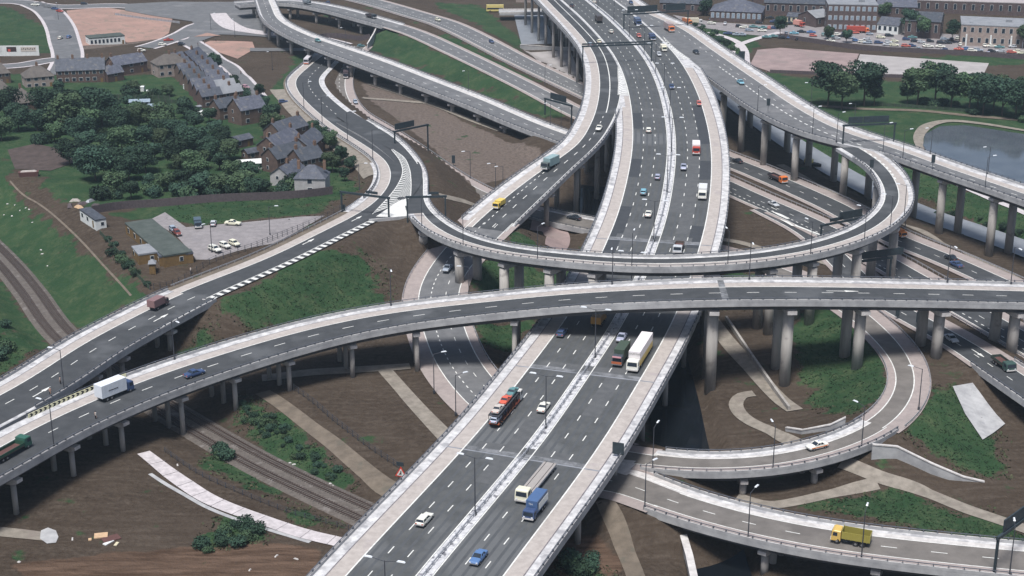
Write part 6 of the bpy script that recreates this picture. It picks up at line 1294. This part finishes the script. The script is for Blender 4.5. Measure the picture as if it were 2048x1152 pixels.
# ---------------------------------------------------------------- weeds and rough grass (nobody could count it)
def weeds():
    rg_=np.random.RandomState(4)
    for nm,mt,thr,cnt_,sz in(('rough_grass','tuft',(.6,1.1),6500,.17),('weeds','tuft_dark',(.03,.6),2600,.24)):
        m=MB(); n_=0
        while n_<cnt_:
            px,py=rg_.uniform(-10,2058),rg_.uniform(330,1160); p=G1(px,py)
            if px<330 and py<700: continue
            i=np.searchsorted(gx,p[0])-1; j=np.searchsorted(gy,p[1])-1; g=mask[1][j,i]
            if not(thr[0]<=g<=thr[1]): continue
            n_+=1
            if onroad_any(p): continue
            for k in range(3):
                a=rg_.uniform(0,3.14); s_=sz*rg_.uniform(.5,1.5); dx,dy=math.cos(a)*s_,math.sin(a)*s_; ox,oy=rg_.uniform(-.6,.6,2); x,y=p[0]+ox,p[1]+oy; z=float(terr(x,y))
                lx,ly=rg_.uniform(-.25,.25,2); m.poly([(x-dx,y-dy,z-.05),(x+dx,y+dy,z-.05),(x+dx*.7+lx,y+dy*.7+ly,z+s_*1.0),(x-dx*.7+lx,y-dy*.7+ly,z+s_*1.0)])
        o=m.build(nm,mt); o['kind']='stuff'
def G1(px,py):
    z=3.0
    for _ in range(8):
        p=U(px,py,z); z=z*.4+.6*float(terr(p[0],p[1]))
    return (p[0],p[1],z)
ALLR=np.vstack([np.c_[r.C[::2,:2],r.W[::2]/2+1] for r in(RA,RB,R2,RC,R9,R10A,R10B,R7A,R7B,R7C)]+[np.c_[RAIL[:,:2],np.full(len(RAIL),5.5)]]+PATHS)
def onroad_any(p): return bool((np.hypot(ALLR[:,0]-p[0],ALLR[:,1]-p[1])<ALLR[:,2]).any())
weeds()
for i,(x0,x1,y) in enumerate(((215,340,196),(225,380,205),(240,330,232))):
    fence([(x0,y),((x0+x1)/2,y+1),(x1,y+3)],1.6,'clipped hedge between the garden plots, %s from the back'%ORD[i],'hedge',name='hedge',cat='hedge',group='hedges between the garden plots')
for i,(x,y,w,mt) in enumerate([(282,182,3,'white_wall'),(300,190,2.6,'white_wall'),(375,178,3,'white_wall'),(395,222,3,'roof_grey'),(405,232,3.4,'white_wall'),(440,212,2.6,'white_wall'),(236,145,4,'white_wall'),(28,205,3,'white_wall'),(128,250,3,'roof_pink'),(385,330,3,'roof_grey')]):
    g=G(x,y); t=thing('garden_shed',g,.3*i,'small pale garden shed, %s of those seen among the plots and yards'%ORD[i],'shed','garden sheds'); m=MB(); m.box((0,0,0),(w,2.2,1.9)); m.build('wall',mt,t); m=MB(); m.box((0,0,1.9),(w+.3,2.5,.35),0,.3,.95); m.build('roof',mt,t)
# ---------------------------------------------------------------- people
def person_meshes():
    bm=bmesh.new(); V=[((0,0,.95),.15),((0,0,1.2),.15),((0,0,1.42),.16),((0,0,1.55),.065),((0,0,1.68),.105),((0,0,1.76),.085)]
    vs=[bm.verts.new(p) for p,_ in V]; rr=[r for _,r in V]
    for i in range(5): bm.edges.new((vs[i],vs[i+1]))
    def chain(root,pts):
        prev=root
        for p,r in pts: v=bm.verts.new(p); bm.edges.new((prev,v)); rr.append(r); vs.append(v); prev=v
    for s_ in(-1,1):
        chain(vs[0],[((.02*s_,.10*s_,.88),.10),((.10*s_,.11*s_,.5),.065),((.02*s_-.04,.11*s_,.08),.045),((.13+.02*s_,.11*s_,.04),.04)])
        chain(vs[2],[((0,.21*s_,1.40),.065),((.03-.1*s_,.27*s_,1.12),.045),((.12-.1*s_,.26*s_,.88),.035),((.15-.1*s_,.25*s_,.78),.035)])
    bm.verts.ensure_lookup_table(); me_=bpy.data.meshes.new('person'); bm.to_mesh(me_); bm.free(); o=bpy.data.objects.new('person',me_); COL.objects.link(o)
    md=o.modifiers.new('skin','SKIN'); lay=o.data.skin_vertices[0].data if o.data.skin_vertices else None
    return o,rr
def people():
    o,rr=person_meshes()
    if not o.data.skin_vertices:
        bm=bmesh.new(); bm.from_mesh(o.data); bm.verts.layers.skin.verify(); bm.to_mesh(o.data); bm.free()
    for i,sv in enumerate(o.data.skin_vertices[0].data): sv.radius=(rr[i],rr[i]); sv.use_root=(i==0)
    ms=o.modifiers.new('sub','SUBSURF'); ms.levels=1; ms.render_levels=1
    dg=bpy.context.evaluated_depsgraph_get(); me_=bpy.data.meshes.new_from_object(o.evaluated_get(dg)); bpy.data.objects.remove(o)
    me_.materials.clear(); me_.materials.append(MATS['skin'])
    lst=[('R5',192,838,'person in pale clothes standing at the near parapet of the flyover',(.6,.55,.5)),('RA',121,768,'person by the inner parapet of the left ramp, the upper one',(.55,.4,.35)),('RA',101,790,'person by the inner parapet of the left ramp, the lower one',(.4,.25,.2)),('G',382,548,'person in white top by the fence at the clubhouse end',(.7,.65,.6)),('G',396,93,'person in dark clothes at the roundabout crossing',(.05,.05,.07)),('G',409,88,'second dark clothed person near the roundabout, right of the first',(.06,.05,.06)),('G',432,84,'person on the pavement above the red brown bare triangle',(.05,.06,.08)),('G',440,83,'rightmost of the walkers by the red brown bare triangle',(.08,.07,.07)),('G',385,100,'walker on the pavement at the head of the terraced street',(.05,.05,.06)),('G',482,150,'walker halfway along the terraced street pavement',(.07,.06,.08)),('G',1533,150,'walker on the park path behind the link road',(.05,.05,.05)),('G',1573,184,'walker on the path nearer the park trees',(.05,.05,.06)),('G',1880,102,'person beside the parked cars at the court wall',(.08,.08,.1))]
    for wh,px,py,lb,c in lst:
        p=G(px,py) if wh=='G' else ({'R5':R5,'RA':RA}[wh]).hit(px,py)[1]; 
        q=bpy.data.objects.new('person',me_); COL.objects.link(q); q.location=(float(p[0]),float(p[1]),float(p[2])+.1+(.25 if wh=='G' else 0)); q.rotation_euler=(0,0,px*.7); tag(q,lb,'person')
        j=MB(); j.sweep([[(math.cos(a)*rx,math.sin(a)*ry,z) for a in [k*math.pi/4 for k in range(8)]] for z,rx,ry in((.78,.17,.2),(1.0,.17,.19),(1.25,.17,.22),(1.42,.16,.24),(1.5,.09,.12))]); j.build('coat',paint(c),q)
        j=MB(); j.sweep([[(math.cos(a)*r-.02,math.sin(a)*r,z) for a in [k*math.pi/4 for k in range(8)]] for z,r in((1.66,.125),(1.75,.12),(1.82,.06))]); j.build('hair','black',q)
        for s_ in(-1,1): j=MB(); j.cyl((.0,.11*s_,.06),(.0,.1*s_,.85),.085,.11,8); j.build('trouser_leg','black',q)
people()
